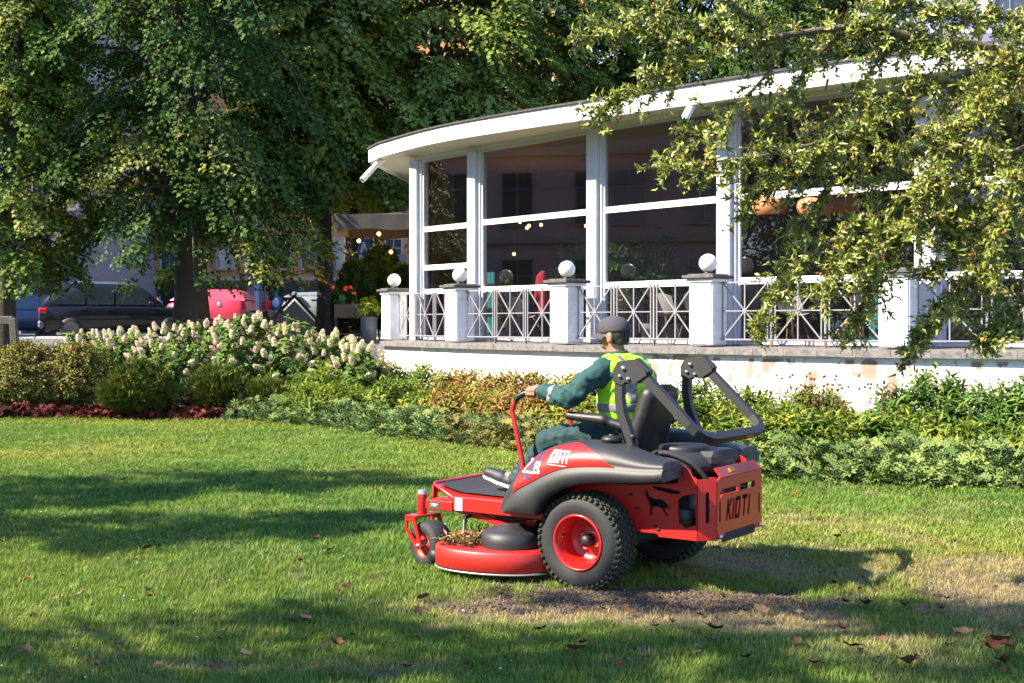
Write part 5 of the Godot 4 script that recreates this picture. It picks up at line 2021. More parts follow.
func kioti(gap := .215, it := .12) -> Array:
	# the five bold letters as strokes in a unit-high box, slightly slanted
	var o := []
	var X := func(x, y): return x + it * y
	var add := func(x0, a, b, c, d): o.append([X.call(x0 + a, b), b, X.call(x0 + c, d), d])
	var x := 0.0
	add.call(x, .06, 0., .06, 1.)
	add.call(x, .10, .48, .36, 1.)
	add.call(x, .14, .58, .38, 0.)
	x += .56
	add.call(x, 0., 0., 0., 1.)
	x += .22
	add.call(x, 0., .07, 0., .93)
	add.call(x, .30, .07, .30, .93)
	add.call(x, -.05, .93, .35, .93)
	add.call(x, -.05, .07, .35, .07)
	x += .52
	add.call(x, -.02, .93, .44, .93)
	add.call(x, .21, 0., .21, .9)
	x += .62
	add.call(x, 0., 0., 0., 1.)
	return o

func csg_poly(called, pts: Array, depth: float) -> CSGPolygon3D:
	var c := CSGPolygon3D.new()
	c.name = called
	c.polygon = PackedVector2Array(pts)
	c.depth = depth
	return c

func rear_wheel(root: Node3D, s: float):
	var w := Node3D.new()
	w.name = "rear_wheel"
	root.add_child(w, true)
	w.position = Vector3(0, .305, .525 * s)
	w.rotation.x = PI / 2 * s     # lathe axis (y) points outward
	var mb := MB.new()
	mb.lathe([Vector2(.165, -.10), Vector2(.20, -.112), Vector2(.25, -.115), Vector2(.280, -.100), Vector2(.294, -.07), Vector2(.296, 0), Vector2(.294, .07), Vector2(.280, .100), Vector2(.25, .115), Vector2(.225, .120), Vector2(.20, .113), Vector2(.178, .108), Vector2(.166, .098)], Vector3.ZERO, Basis(), 56)
	var ty := part("tyre", mb.done(), M.rubber, w)
	mb = MB.new()
	# turf tread: staggered rows of small blocks, and shoulder lugs
	for k in 44:
		for r in 5:
			var a := TAU * (k + (.5 if r % 2 else 0.0)) / 44
			var b := Basis(Vector3.UP, -a)
			mb.bev(b * Vector3(.298, (r - 2) * .042, 0), Vector3(.010, .034, .027), .002, b * Basis(Vector3.RIGHT, .5 if r % 2 else -.5))
		for e in [-1, 1]:
			var a2 := TAU * (k + .25) / 44
			var b2 := Basis(Vector3.UP, -a2)
			mb.bev(b2 * Vector3(.284, e * .104, 0), Vector3(.024, .018, .020), .002, b2 * Basis(Vector3.BACK, -e * .7))
	part("tread", mb.done(), M.tread, ty)
	mb = MB.new()
	mb.lathe([Vector2(.150, -.10), Vector2(.172, .098), Vector2(.178, .112), Vector2(.170, .120), Vector2(.160, .112), Vector2(.152, .085), Vector2(.142, .07), Vector2(.130, -.01), Vector2(.126, -.035), Vector2(.075, -.045), Vector2(.06, -.04), Vector2(.0, -.04)], Vector3.ZERO, Basis(), 40)
	var rim := part("rim", mb.done(), M.red, w)
	part("hub", MB.new().lathe([Vector2(.036, -.045), Vector2(.034, .02), Vector2(.028, .03), Vector2(0, .032)], Vector3.ZERO, Basis(), 16).done(), M.black, rim)
	for k in 4:
		var a := TAU * k / 4 + .5
		part("bolt", MB.new().lathe([Vector2(.012, -.045), Vector2(.012, -.028), Vector2(.006, -.026), Vector2(.006, -.015), Vector2(0, -.014)], Vector3(cos(a) * .062, 0, sin(a) * .062), Basis(), 6).done(), M.steel, rim)
	part("valve", MB.new().lathe([Vector2(.006, 0), Vector2(.006, .03), Vector2(0, .031)], Vector3(.136, .04, .03), Basis(), 6).done(), M.black, rim)

func caster(root: Node3D, s: float):
	var c := Node3D.new()
	c.name = "front_caster"
	root.add_child(c, true)
	c.position = Vector3(1.35, 0, .49 * s)
	c.rotation.y = deg_to_rad(-15)
	part("pivot_tube", MB.new().lathe([Vector2(.033, .355), Vector2(.034, .36), Vector2(.034, .485), Vector2(.033, .49)], Vector3.ZERO, Basis(), 18).done(), M.red, c)
	part("pivot_cap", MB.new().lathe([Vector2(.034, .488), Vector2(.034, .502), Vector2(.026, .516), Vector2(.0, .521)], Vector3.ZERO, Basis(), 18).done(), M.steel, c)
	# fork: bridge plate and two slanted cheeks with a lightening slot
	var br := MB.new()
	br.bev(Vector3(-.015, .346, 0), Vector3(.10, .014, .22), .004)
	br.lathe([Vector2(.028, .33), Vector2(.028, .356)], Vector3.ZERO, Basis(), 12)
	part("fork_bridge", br.done(), M.red, c)
	for e in [-1, 1]:
		var f := csg_poly("fork_cheek", [Vector2(.045, .350), Vector2(-.06, .350), Vector2(-.135, .185), Vector2(-.135, .145), Vector2(-.105, .128), Vector2(-.075, .14), Vector2(.045, .25)], .010)
		f.position = Vector3(0, 0, e * .108 + .005)
		f.material = M.red
		c.add_child(f, true)
		var h := csg_poly("slot", [Vector2(.022, .315), Vector2(-.04, .315), Vector2(-.092, .205), Vector2(-.065, .19), Vector2(.022, .262)], .2)
		h.operation = CSGShape3D.OPERATION_SUBTRACTION
		h.material = M.red
		h.position.z = .1
		f.add_child(h)
	part("axle", MB.new().lathe([Vector2(0, -.122), Vector2(.014, -.122), Vector2(.014, .122), Vector2(0, .122)], Vector3(-.105, .158, 0), Basis(Vector3.RIGHT, PI / 2), 8).done(), M.steel, c)
	var w := Node3D.new()
	w.name = "caster_wheel"
	c.add_child(w, true)
	w.position = Vector3(-.105, .158, 0)
	w.rotation.x = PI / 2
	part("tyre", MB.new().lathe([Vector2(.085, -.075), Vector2(.11, -.085), Vector2(.140, -.078), Vector2(.155, -.055), Vector2(.162, 0), Vector2(.155, .055), Vector2(.140, .078), Vector2(.11, .085), Vector2(.085, .075)], Vector3.ZERO, Basis(), 36).done(), M.rubber, w)
	for e in [-1, 1]: part("rim", MB.new().lathe([Vector2(.09, .078 * e), Vector2(.08, .06 * e), Vector2(.04, .045 * e), Vector2(.03, .085 * e), Vector2(0, .085 * e)], Vector3.ZERO, Basis(), 24).done(), M.red_dull, w)

func mower():
	rng.seed = 601
	M.rubber = rough_mat([[.009, .0095, .011], [.017, .0175, .020]], .75, 6, 71, 1.5)
	M.tread = rough_mat([[.010, .011, .010], [.018, .026, .012], [.04, .06, .02]], .9, 9, 72, 2.0, .04)
	M.plastic = rough_mat([[.012, .0125, .0145], [.018, .0185, .021]], .55, 3, 73, .6, .08)
	M.steel = mat(lin(.55, .55, .55), .3, .9)
	M.red_dull = rough_mat([[.22, .02, .015], [.45, .03, .02]], .5, 7, 74, 1.0)
	M.seat = mat(lin(.009, .009, .010), .5)
	M.mat_black = mat(lin(.014, .014, .015), .8)
	M.deck = rough_mat([[.36, .011, .008], [.40, .012, .008], [.22, .025, .018]], .45, 3, 75, .8, .03)
	var t := thing("riding_mower", "red zero-turn riding mower with black fenders and folded roll bar on the lawn", "mower", MOWER_AT, deg_to_rad(145))
	for s in [-1.0, 1.0]:
		rear_wheel(t, s)
		caster(t, s)
		# frame rail
		var rail := part("frame_rail", MB.new().bev(Vector3(.72, .442, .46 * s), Vector3(.74, .096, .055), .006).bev(Vector3(1.21, .42, .475 * s), Vector3(.25, .066, .045), .005).done(), M.red, t)
		if s < 0:
			part("warning_sticker", MB.new().box(Vector3(1.035, .442, -.4895), Vector3(.062, .085, .002)).done(), mat(lin(.55, .55, .56), .5), rail)
			part("maker_plate", MB.new().box(Vector3(1.235, .421, -.4985), Vector3(.085, .042, .003)).done(), mat(lin(.05, .06, .06), .4), rail)
			part("maker_plate_print", MB.new().box(Vector3(1.235, .428, -.5005), Vector3(.06, .006, .001)).box(Vector3(1.24, .416, -.5005), Vector3(.045, .005, .001)).done(), mat(lin(.4, .45, .42), .5), rail)
		# fender shell
		var rows := []
		for i in 31:
			var st := i / 3.0
			var L0 = fend(st, 0)
			var f := clampf(st, 0, 9.999)
			var l := Vector2(FL[int(f)][0], FL[int(f)][1]).lerp(Vector2(FL[int(f) + 1][0], FL[int(f) + 1][1]), f - int(f))
			var r := [Vector3(l.x, l.y + .012, -.42), Vector3(l.x, l.y, -.675), Vector3(l.x, l.y + .004, -.690), Vector3(lerpf(l.x, L0.x, .5), lerpf(l.y, L0.y, .5), -.694), Vector3(lerpf(l.x, L0.x, .92), lerpf(l.y, L0.y, .92), -.690)]
			for v in 9: r.append(fend(st, v / 8.0))
			var u = fend(st, 1.0)
			r.append(u + Vector3(-.01, -.004, .05))
			r.append(u + Vector3(-.012, -.02, .09))
			r.append(u + Vector3(-.012, -.10, .105))
			if s > 0:
				for k in r.size(): r[k] = Vector3(r[k].x, r[k].y, -r[k].z)
				r.reverse()
			rows.append(r)
		var mb := MB.new()
		mb.grid(rows)
		# close the rear end of the shell
		var e: Array = rows[-1]
		var cen := Vector3.ZERO
		for p in e: cen += p / e.size()
		for k in e.size() - 1: mb.tri(cen, e[k + 1], e[k])
		mb.tri(cen, e[0], e[-1])
		var fe := part("fender", mb.done(), M.plastic, t)
		if s < 0: fender_decal(fe)
		# side panel of the frame, with cut-outs
		var sp := csg_poly("side_panel", [Vector2(.30, .42), Vector2(.30, .64), Vector2(-.284, .66), Vector2(-.572, .69), Vector2(-.576, .791), Vector2(-.609, .799), Vector2(-.653, .772), Vector2(-.668, .740), Vector2(-.70, .722), Vector2(-.70, .354), Vector2(-.445, .354), Vector2(-.430, .373), Vector2(.1, .373)], .012)
		sp.material = M.red
		sp.position.z = .40 * s + .006
		t.add_child(sp, true)
		for h in [["window", [Vector2(-.572, .587), Vector2(-.602, .616), Vector2(-.694, .639), Vector2(-.694, .447), Vector2(-.624, .422), Vector2(-.580, .454)]], ["slot", [Vector2(-.384, .662), Vector2(-.497, .657), Vector2(-.597, .642), Vector2(-.572, .624), Vector2(-.512, .625), Vector2(-.414, .646)]], ["emblem_cutout", [Vector2(-.350, .646), Vector2(-.365, .624), Vector2(-.376, .598), Vector2(-.414, .584), Vector2(-.467, .585), Vector2(-.498, .561), Vector2(-.531, .523), Vector2(-.498, .537), Vector2(-.483, .526), Vector2(-.508, .488), Vector2(-.498, .483), Vector2(-.460, .531), Vector2(-.422, .541), Vector2(-.399, .532), Vector2(-.399, .485), Vector2(-.381, .481), Vector2(-.381, .538), Vector2(-.361, .577), Vector2(-.345, .602)]], ["slot", [Vector2(-.40, .425), Vector2(-.43, .425), Vector2(-.43, .41), Vector2(-.40, .41)]]]:
			var c := csg_poly(h[0], h[1], .2)
			c.operation = CSGShape3D.OPERATION_SUBTRACTION
			c.material = M.red
			c.position.z = .1
			sp.add_child(c, true)
		for q in [[-.44, .40], [-.25, .60], [-.30, .52]]: part("bolt", MB.new().lathe([Vector2(.012, 0), Vector2(.011, .006), Vector2(0, .008)], Vector3(q[0], q[1], .407 * s), Basis(Vector3.RIGHT, PI / 2 * s), 8).done(), M.black, t)
		# folded corner between side and rear plate
		var a0 := Vector3(-.704, 0, .402 * s)
		var a1 := Vector3(-.788, 0, .326 * s)
		mb = MB.new()
		var up := Vector3.UP
		for q in [[.0, .42, .354, .722], [.42, .62, .354, .46], [.42, .62, .645, .722], [.62, 1.0, .352, .735]]:
			var p0 := a0.lerp(a1, q[0])
			var p1 := a0.lerp(a1, q[1])
			mb.bar((p0 + p1) / 2 + up * q[2], (p0 + p1) / 2 + up * q[3], p0.distance_to(p1), .012, (a1 - a0).cross(up).normalized())
		part("corner_panel", mb.done(), M.red, t)
	rear_plate(t)
	engine(t)
	deck(t)
	roll_bar(t)
	seat(t)
	controls(t)
	# belly pan, transaxle and cross members between the rails
	part("belly_pan", MB.new().bev(Vector3(.22, .55, 0), Vector3(.72, .26, .78), .02).done(), M.mat_black, t)
	part("seat_deck", MB.new().bev(Vector3(.18, .70, 0), Vector3(.60, .05, .84), .02).done(), M.plastic, t)
	part("axle_beam", MB.new().bev(Vector3(1.26, .42, 0), Vector3(.07, .07, .92), .006).done(), M.red, t)
	part("transaxle", MB.new().bev(Vector3(0, .32, 0), Vector3(.24, .2, .76), .03).done(), M.mat_black, t)
	part("rear_axle", MB.new().lathe([Vector2(.04, -.5), Vector2(.04, .5)], Vector3(0, .305, 0), Basis(Vector3.RIGHT, PI / 2), 12).done(), M.mat_black, t)
	# foot platform with rubber mat
	var rows := []
	var mrows := []
	for q in [[.56, .492], [.8, .492], [1.12, .496], [1.22, .518], [1.32, .548]]:
		rows.append([Vector3(q[0], q[1] - .035, -.40), Vector3(q[0], q[1], -.40), Vector3(q[0], q[1], .40), Vector3(q[0], q[1] - .035, .40)])
	for q in [[.58, .504], [.8, .504], [1.10, .508], [1.20, .529], [1.29, .552]]:
		var r := []
		for k in 41: r.append(Vector3(q[0], q[1] + (.004 if k % 2 else 0.0), -.375 + k * .01875))
		mrows.append(r)
	part("foot_platform", MB.new().grid(rows, false).done(), M.red, t)
	part("foot_mat", MB.new().grid(mrows, false).done(), M.mat_black, t)
	part("front_lip", MB.new().tube([Vector3(1.14, .47, -.41), Vector3(1.30, .545, -.41), Vector3(1.335, .552, -.37), Vector3(1.335, .552, .37), Vector3(1.30, .545, .41), Vector3(1.14, .47, .41)], .013, 8).done(), M.red, t)
	for s in [-1, 1]: part("lip_brace", MB.new().bar(Vector3(1.30, .54, .41 * s), Vector3(1.29, .45, .43 * s), .05, .012, Vector3.RIGHT).bar(Vector3(1.29, .457, .43 * s), Vector3(1.12, .457, .43 * s), .02, .012).done(), M.red, t)

func fender_decal(fe: Node3D):
	var white := mat(lin(.72, .72, .72), .4)
	var navy := mat(lin(.035, .035, .09), .4)
	var rows := []
	for i in 45:
		var s := 1.55 + i * (8.05 - 1.55) / 44.0
		var vt := .84 * smoothstep(1.35, 3.4, s)
		if s > 6.3: vt = .84 * (1.0 - (s - 6.3) / 1.75)
		vt = maxf(vt, .05)
		var r := []
		for k in 9:
			var v := lerpf(.03, vt, k / 8.0)
			r.append(fend(s, v) + fend_n(s, v) * .003)
		rows.append(r)
	var d := part("decal", MB.new().grid(rows).done(), mat(lin(.42, .012, .009), .4), fe)
	# maker's name
	var mb := MB.new()
	skin_strokes(mb, Vector2(.192, .794), .073, kioti(), .0092, .0055)
	skin_strokes(mb, Vector2(.196, .782), 1.0, [[0, 0, .140, -.004]], .0035, .0055)
	part("lettering", mb.done(), white, d)
	# model badge: a dark X behind a white Z and R with an underline
	mb = MB.new()
	skin_strokes(mb, Vector2(.40, .715), 1.0, [[.040, -.02, .125, .13, .034], [.150, .0, .085, .125, .024], [.03, -.028, .085, -.03, .014]], .02, .0048)
	part("badge", mb.done(), navy, d)
	mb = MB.new()
	skin_strokes(mb, Vector2(.40, .715), 1.0, [[.012, .075, .060, .078], [.058, .076, .008, .008], [.0, .004, .150, .010], [.108, .022, .112, .070], [.108, .068, .146, .070], [.146, .072, .145, .046], [.110, .045, .146, .047], [.126, .044, .150, .016]], .011, .0072)
	part("badge", mb.done(), white, d)

var skin_grid := []

func on_skin(x: float, y: float, off: float) -> Vector3:
	# point of the left fender's outer skin seen at (x, y) from the side
	if skin_grid.is_empty():
		for i in 90:
			for k in 21:
				var s := 1.0 + i * .09
				var v := k / 20.0
				skin_grid.append([fend(s, v), fend_n(s, v)])
	var best = null
	var bd := 1e9
	for g in skin_grid:
		var dd: float = Vector2(g[0].x - x, g[0].y - y).length_squared()
		if dd < bd:
			bd = dd
			best = g
	var n: Vector3 = best[1]
	var p: Vector3 = best[0]
	return Vector3(x, y, p.z - (n.x * (x - p.x) + n.y * (y - p.y)) / n.z) + n * off

func skin_strokes(mb: MB, o: Vector2, k: float, segs: Array, w: float, off: float):
	var c := 0
	for s in segs:
		var a := Vector2(s[0], s[1]) * k
		var b := Vector2(s[2], s[3]) * k
		var ww: float = s[4] if s.size() > 4 else w
		var sd := (b - a).normalized().orthogonal() * ww * .5
		var f := off + c * .0002
		c += 1
		var n := 4
		for i in n:
			var p := a.lerp(b, float(i) / n)
			var q := a.lerp(b, float(i + 1) / n)
			var F := func(v): return on_skin(o.x - v.x, o.y + v.y, f)
			mb.quad(F.call(p - sd), F.call(p + sd), F.call(q + sd), F.call(q - sd))

func rear_plate(t: Node3D):
	# upright plate across the back with slots and the maker's name cut through it
	var n := Node3D.new()
	n.name = "rear_guard"
	t.add_child(n)
	n.position = Vector3(-.795, 0, 0)
	n.rotation.y = -PI / 2       # polygon x runs to the mower's right
	var c := csg_poly("guard_plate", [Vector2(-.325, .355), Vector2(-.26, .355), Vector2(-.20, .388), Vector2(.20, .388), Vector2(.26, .355), Vector2(.325, .355), Vector2(.325, .70), Vector2(.28, .735), Vector2(-.28, .735), Vector2(-.325, .70)], .012)
	c.material = M.red
	n.add_child(c)
	var holes := [[Vector2(-.297, .46), Vector2(-.275, .46), Vector2(-.275, .585), Vector2(-.297, .585)], [Vector2(.275, .45), Vector2(.297, .45), Vector2(.297, .575), Vector2(.275, .575)], [Vector2(.0, .622), Vector2(.22, .622), Vector2(.22, .662), Vector2(.0, .662)], [Vector2(-.285, .60), Vector2(-.25, .622), Vector2(-.03, .622), Vector2(-.03, .656), Vector2(-.25, .656), Vector2(-.285, .64)]]
	var w := .027
	for s in kioti(.2, .16):
		var a := Vector2(-.205 + s[0] * .168, .458 + s[1] * .128)
		var b := Vector2(-.205 + s[2] * .168, .458 + s[3] * .128)
		var d := (b - a).normalized().orthogonal() * w * .5
		holes.append([a + d, a - d, b - d, b + d])
	for h in holes:
		var k := csg_poly("cutout", h, .2)
		k.operation = CSGShape3D.OPERATION_SUBTRACTION
		k.material = M.red
		k.position.z = .1
		c.add_child(k, true)
	# sloping top flange
	var mb := MB.new()
	mb.sweep([Vector3(-.80, .728, 0), Vector3(-.755, .782, 0)], [Vector2(-.006, -.285), Vector2(.006, -.285), Vector2(.006, .285), Vector2(-.006, .285)], null, true, Vector3.UP, false, false)
	part("top_flange", mb.done(), M.red, t)
	part("flange_sticker", MB.new().sweep([Vector3(-.792, .748, -.10), Vector3(-.776, .768, -.10)], [Vector2(-.001, -.04), Vector2(.0085, -.04), Vector2(.0085, .04), Vector2(-.001, .04)], null, true, Vector3.UP, false, false).done(), mat(lin(.45, .20, .03), .5), t)
	for s in [-1, 1]: part("bolt", MB.new().lathe([Vector2(.014, 0), Vector2(.012, .008), Vector2(0, .01)], Vector3(-.803, .372, .29 * s), Basis(Vector3.BACK, PI / 2), 8).done(), M.steel, t)
	part("rubber_flap", MB.new().box(Vector3(-.785, .36, 0), Vector3(.012, .06, .46)).done(), M.mat_black, t)

func engine(t: Node3D):
	var e := Node3D.new()
	e.name = "engine"
	t.add_child(e)
	part("shroud", MB.new().bev(Vector3(-.70, .56, 0), Vector3(.06, .28, .56), .02).done(), M.mat_black, e)
	part("block", MB.new().bev(Vector3(-.50, .55, 0), Vector3(.40, .30, .44), .03).done(), M.mat_black, e)
	var fins := MB.new()
	for s in [-1, 1]:
		for k in 7: fins.bev(Vector3(-.66, .47 + k * .026, .20 * s), Vector3(.16, .008, .16), .002, Basis(Vector3.UP, .6 * s))
	part("cooling_fins", fins.done(), mat(lin(.12, .12, .125), .4, .7), e)
	part("muffler", MB.new().lathe([Vector2(0, -.2), Vector2(.06, -.19), Vector2(.065, -.17), Vector2(.065, .17), Vector2(.06, .19), Vector2(0, .2)], Vector3(-.70, .42, 0), Basis(Vector3.RIGHT, PI / 2), 18).done(), mat(lin(.10, .095, .09), .5, .6), e)
	part("oil_filter", MB.new().lathe([Vector2(0, 0), Vector2(.045, .003), Vector2(.048, .10), Vector2(.04, .11), Vector2(0, .112)], Vector3(-.60, .42, -.36), Basis(), 14).done(), M.black, e)
	part("starter", MB.new().lathe([Vector2(0, 0), Vector2(.05, .003), Vector2(.05, .15), Vector2(0, .16)], Vector3(-.64, .48, -.28), Basis(), 14).done(), mat(lin(.09, .09, .10), .45, .3), e)
	# top cover and round screen
	part("cover", nets([{"c": Vector3(-.48, .775, .0), "r": Vector3(.22, .10, .29)}, {"c": Vector3(-.54, .78, .04), "r": Vector3(.17, .085, .24)}, {"c": Vector3(-.40, .785, -.12), "r": Vector3(.2, .09, .2)}], .02, .05), M.plastic, e)
	part("air_screen", MB.new().lathe([Vector2(.16, .84), Vector2(.165, .868), Vector2(.15, .882), Vector2(.0, .888)], Vector3(-.44, .01, -.06), Basis(), 28).done(), M.seat, e)
	part("air_box", MB.new().bev(Vector3(-.62, .815, .02), Vector3(.17, .10, .36), .03).done(), M.plastic, e)
	part("hose", MB.new().tube(smooth_path([Vector3(-.30, .80, -.28), Vector3(-.42, .86, -.30), Vector3(-.60, .80, -.27), Vector3(-.68, .70, -.22)], 4), .016, 8).done(), M.mat_black, e)

func deck(t: Node3D):
	var d := Node3D.new()
	d.name = "cutting_deck"
	t.add_child(d)
	var half := [[1.06, 0.0], [1.04, -.2], [1.01, -.40], [1.04, -.56], [1.06, -.66], [1.02, -.76], [.92, -.83], [.78, -.86], [.60, -.845], [.44, -.79], [.32, -.70], [.25, -.56], [.23, -.3], [.23, 0.0]]
	var out := []
	for h in half: out.append(Vector2(h[0], h[1]))
	for i in range(half.size() - 2, 0, -1): out.append(Vector2(half[i][0], -half[i][1]))
	# resample smoothly
	var sm := []
	var n := out.size()
	for i in n:
		for j in 3: sm.append(out[i].cubic_interpolate(out[(i + 1) % n], out[(i + n - 1) % n], out[(i + 2) % n], j / 3.0))
	var prof := [[0.0, .085, 0.012], [0.0, .095, .0], [0.0, .205, 0.0], [.0, .217, .010], [.0, .220, .03]]
	var mb := MB.new()
	var m := sm.size()
	var ctr := Vector2(.64, 0)
	mb.smooth(5)
	for i in m:
		for k in prof.size() - 1:
			var f := func(ii, kk):
				var p: Vector2 = sm[ii % m]
				p = p - (p - ctr).normalized() * prof[kk][2]
				return Vector3(p.x, prof[kk][1], p.y)
			mb.quad(f.call(i, k), f.call(i, k + 1), f.call(i + 1, k + 1), f.call(i + 1, k))
	var skirt := part("deck_skirt", mb.done(), M.deck, d)
	var top := []
	for p in sm: top.append(p - (p - ctr).normalized() * .028)
	mb = MB.new()
	mb.prism(top, Vector3(0, .208, 0), Vector3.RIGHT, Vector3.BACK, -.012)
	part("deck_top", mb.done(), M.deck, d)
	var edge_strip := MB.new()
	var pth := []
	for p in sm: pth.append(Vector3(p.x, .078, p.y))
	edge_strip.tube(pth, .007, 6, false, true)
	part("deck_edge", edge_strip.done(), mat(lin(.28, .27, .26), .5, .6), skirt)
	for q in [[.56, -.54], [.66, 0.0], [.56, .54]]:
		mb = MB.new()
		mb.lathe([Vector2(.20, .222), Vector2(.205, .26), Vector2(.195, .30), Vector2(.17, .325), Vector2(.10, .335), Vector2(.09, .35), Vector2(.05, .355), Vector2(0, .355)], Vector3(q[0], 0, q[1]), Basis(), 28)
		part("pulley_cover", mb.done(), M.plastic, d)
	for q in [[1.10, -.66, 0], [1.10, .66, 0]]:
		part("anti_scalp_roller", MB.new().lathe([Vector2(0, -.03), Vector2(.036, -.03), Vector2(.042, -.015), Vector2(.042, .015), Vector2(.036, .03), Vector2(0, .03)], Vector3(q[0], .115, q[1]), Basis(Vector3.RIGHT, PI / 2), 14).done(), M.black, d)
		part("roller_bracket", MB.new().bev(Vector3(q[0] - .02, .15, q[1] + .045), Vector3(.05, .10, .012), .003).done(), M.deck, d)
	for s in [-1, 1]:
		# lift links and diagonal struts
		part("lift_link", MB.new().bar(Vector3(.98, .23, .50 * s), Vector3(.985, .36, .48 * s), .03, .010, Vector3.RIGHT).done(), M.steel, d)
		part("link_bracket", MB.new().bev(Vector3(.98, .245, .505 * s), Vector3(.08, .05, .03), .006).done(), M.red, d)
		part("strut", MB.new().bar(Vector3(1.14, .40, .40 * s), Vector3(.66, .32, .42 * s), .05, .035).done(), M.red, d)
		part("bracket", MB.new().prism([Vector2(.50, .39), Vector2(.56, .30), Vector2(.78, .28), Vector2(.80, .35), Vector2(.70, .40)], Vector3(0, 0, .30 * s), Vector3.RIGHT, Vector3.UP, .02).done(), M.red, d)
	part("drive_belt", MB.new().tube([Vector3(.56, .245, -.3), Vector3(.66, .245, -.22), Vector3(.40, .25, 0), Vector3(.66, .245, .22), Vector3(.56, .245, .3)], .009, 6, false).done(), M.black, d)
	part("lift_shaft", MB.new().tube([Vector3(.98, .36, -.50), Vector3(.98, .36, .50)], .014, 8).done(), M.mat_black, d)
	part("hose", MB.new().tube(smooth_path([Vector3(1.02, .37, -.36), Vector3(.85, .39, -.4), Vector3(.70, .35, -.36), Vector3(.5, .38, -.3)], 3), .014, 7).done(), M.black, d)
	# clippings lying on the deck
	var xf := []
	var cl := []
	for i in 260:
		var q := Vector3(rnd(.74, .98), .224 + rnd(0, .03), rnd(-.78, -.30))
		if Vector2(q.x - .56, q.z + .54).length() < .2: continue
		xf.append(Transform3D(facing(Vector3(rnd(-.6, .6), 1, rnd(-.6, .6)), rnd(.35, .7)), q))
		cl.append(mixc(Vector3(.12, .12, .04), Vector3(.34, .22, .10), rng.randf(), rnd(.7, 1.2)))
	tag(multi("clippings", leaf_clumps.dead, M.dry, xf, cl, d), "", "", "", "stuff")

func roll_bar(t: Node3D):
	var r := Node3D.new()
	r.name = "roll_bar"
	t.add_child(r)
	var sq := [Vector2(-.026, -.026), Vector2(.026, -.026), Vector2(.026, .026), Vector2(-.026, .026)]
	for s in [-1, 1]:
		part("upright", MB.new().sweep([Vector3(-.30, .70, .45 * s), Vector3(-.285, .92, .45 * s), Vector3(-.21, 1.10, .45 * s), Vector3(-.195, 1.20, .45 * s), Vector3(-.20, 1.38, .45 * s)], sq, null, true, Vector3.BACK, false, false).done(), M.plastic, r)
		# hinge: two cheek plates round the pivot and the pin
		for e in [-1, 1]:
			part("hinge_plate", MB.new().prism([Vector2(-.165, 1.30), Vector2(-.165, 1.37), Vector2(-.20, 1.425), Vector2(-.30, 1.44), Vector2(-.39, 1.375), Vector2(-.40, 1.345), Vector2(-.315, 1.29), Vector2(-.25, 1.30), Vector2(-.225, 1.28)], Vector3(0, 0, .45 * s + e * .033 - .004), Vector3.RIGHT, Vector3.UP, .008).done(), M.plastic, r)
		part("hinge_block", MB.new().bev(Vector3(-.335, 1.372, .45 * s), Vector3(.13, .10, .058), .008, Basis(Vector3.BACK, .72)).done(), M.plastic, r)
		for q in [[-.215, 1.335, .010], [-.24, 1.385, .013], [-.275, 1.32, .010]]: part("hinge_pin", MB.new().lathe([Vector2(0, -.052), Vector2(q[2], -.052), Vector2(q[2], .052), Vector2(0, .052)], Vector3(q[0], q[1], .45 * s), Basis(Vector3.RIGHT, PI / 2), 8).done(), M.steel, r)
	var path := []
	var corner := []
	var a := Vector3(-.35, 1.355, -.45)
	var b := Vector3(-.765, .965, -.45)
	path.append(a)
	path.append(a.lerp(b, .72))
	# rounded corners where the legs turn into the cross bar
	var c1 := b
	for k in 5:
		var u := k / 4.0
		var p := a.lerp(b, .78).lerp(c1, u).lerp(c1.lerp(b + Vector3(0, 0, .16), u), u)
		path.append(p)
	var m := path.duplicate()
	m.reverse()
	for p in m: path.append(Vector3(p.x, p.y, -p.z))
	part("hoop", MB.new().sweep(path, sq, null, true, Vector3(.6, .8, 0), false, false).done(), M.plastic, r)
	part("hoop_sticker", MB.new().bev(Vector3(-.50, 1.215 + .027, .45), Vector3(.12, .004, .03), .001, Basis(Vector3.BACK, .755)).done(), mat(lin(.40, .42, .46), .5), r)
	part("reflector", MB.new().box(Vector3(-.793, .955, .15), Vector3(.004, .025, .12)).done(), mat(lin(.35, .02, .02), .2), r)

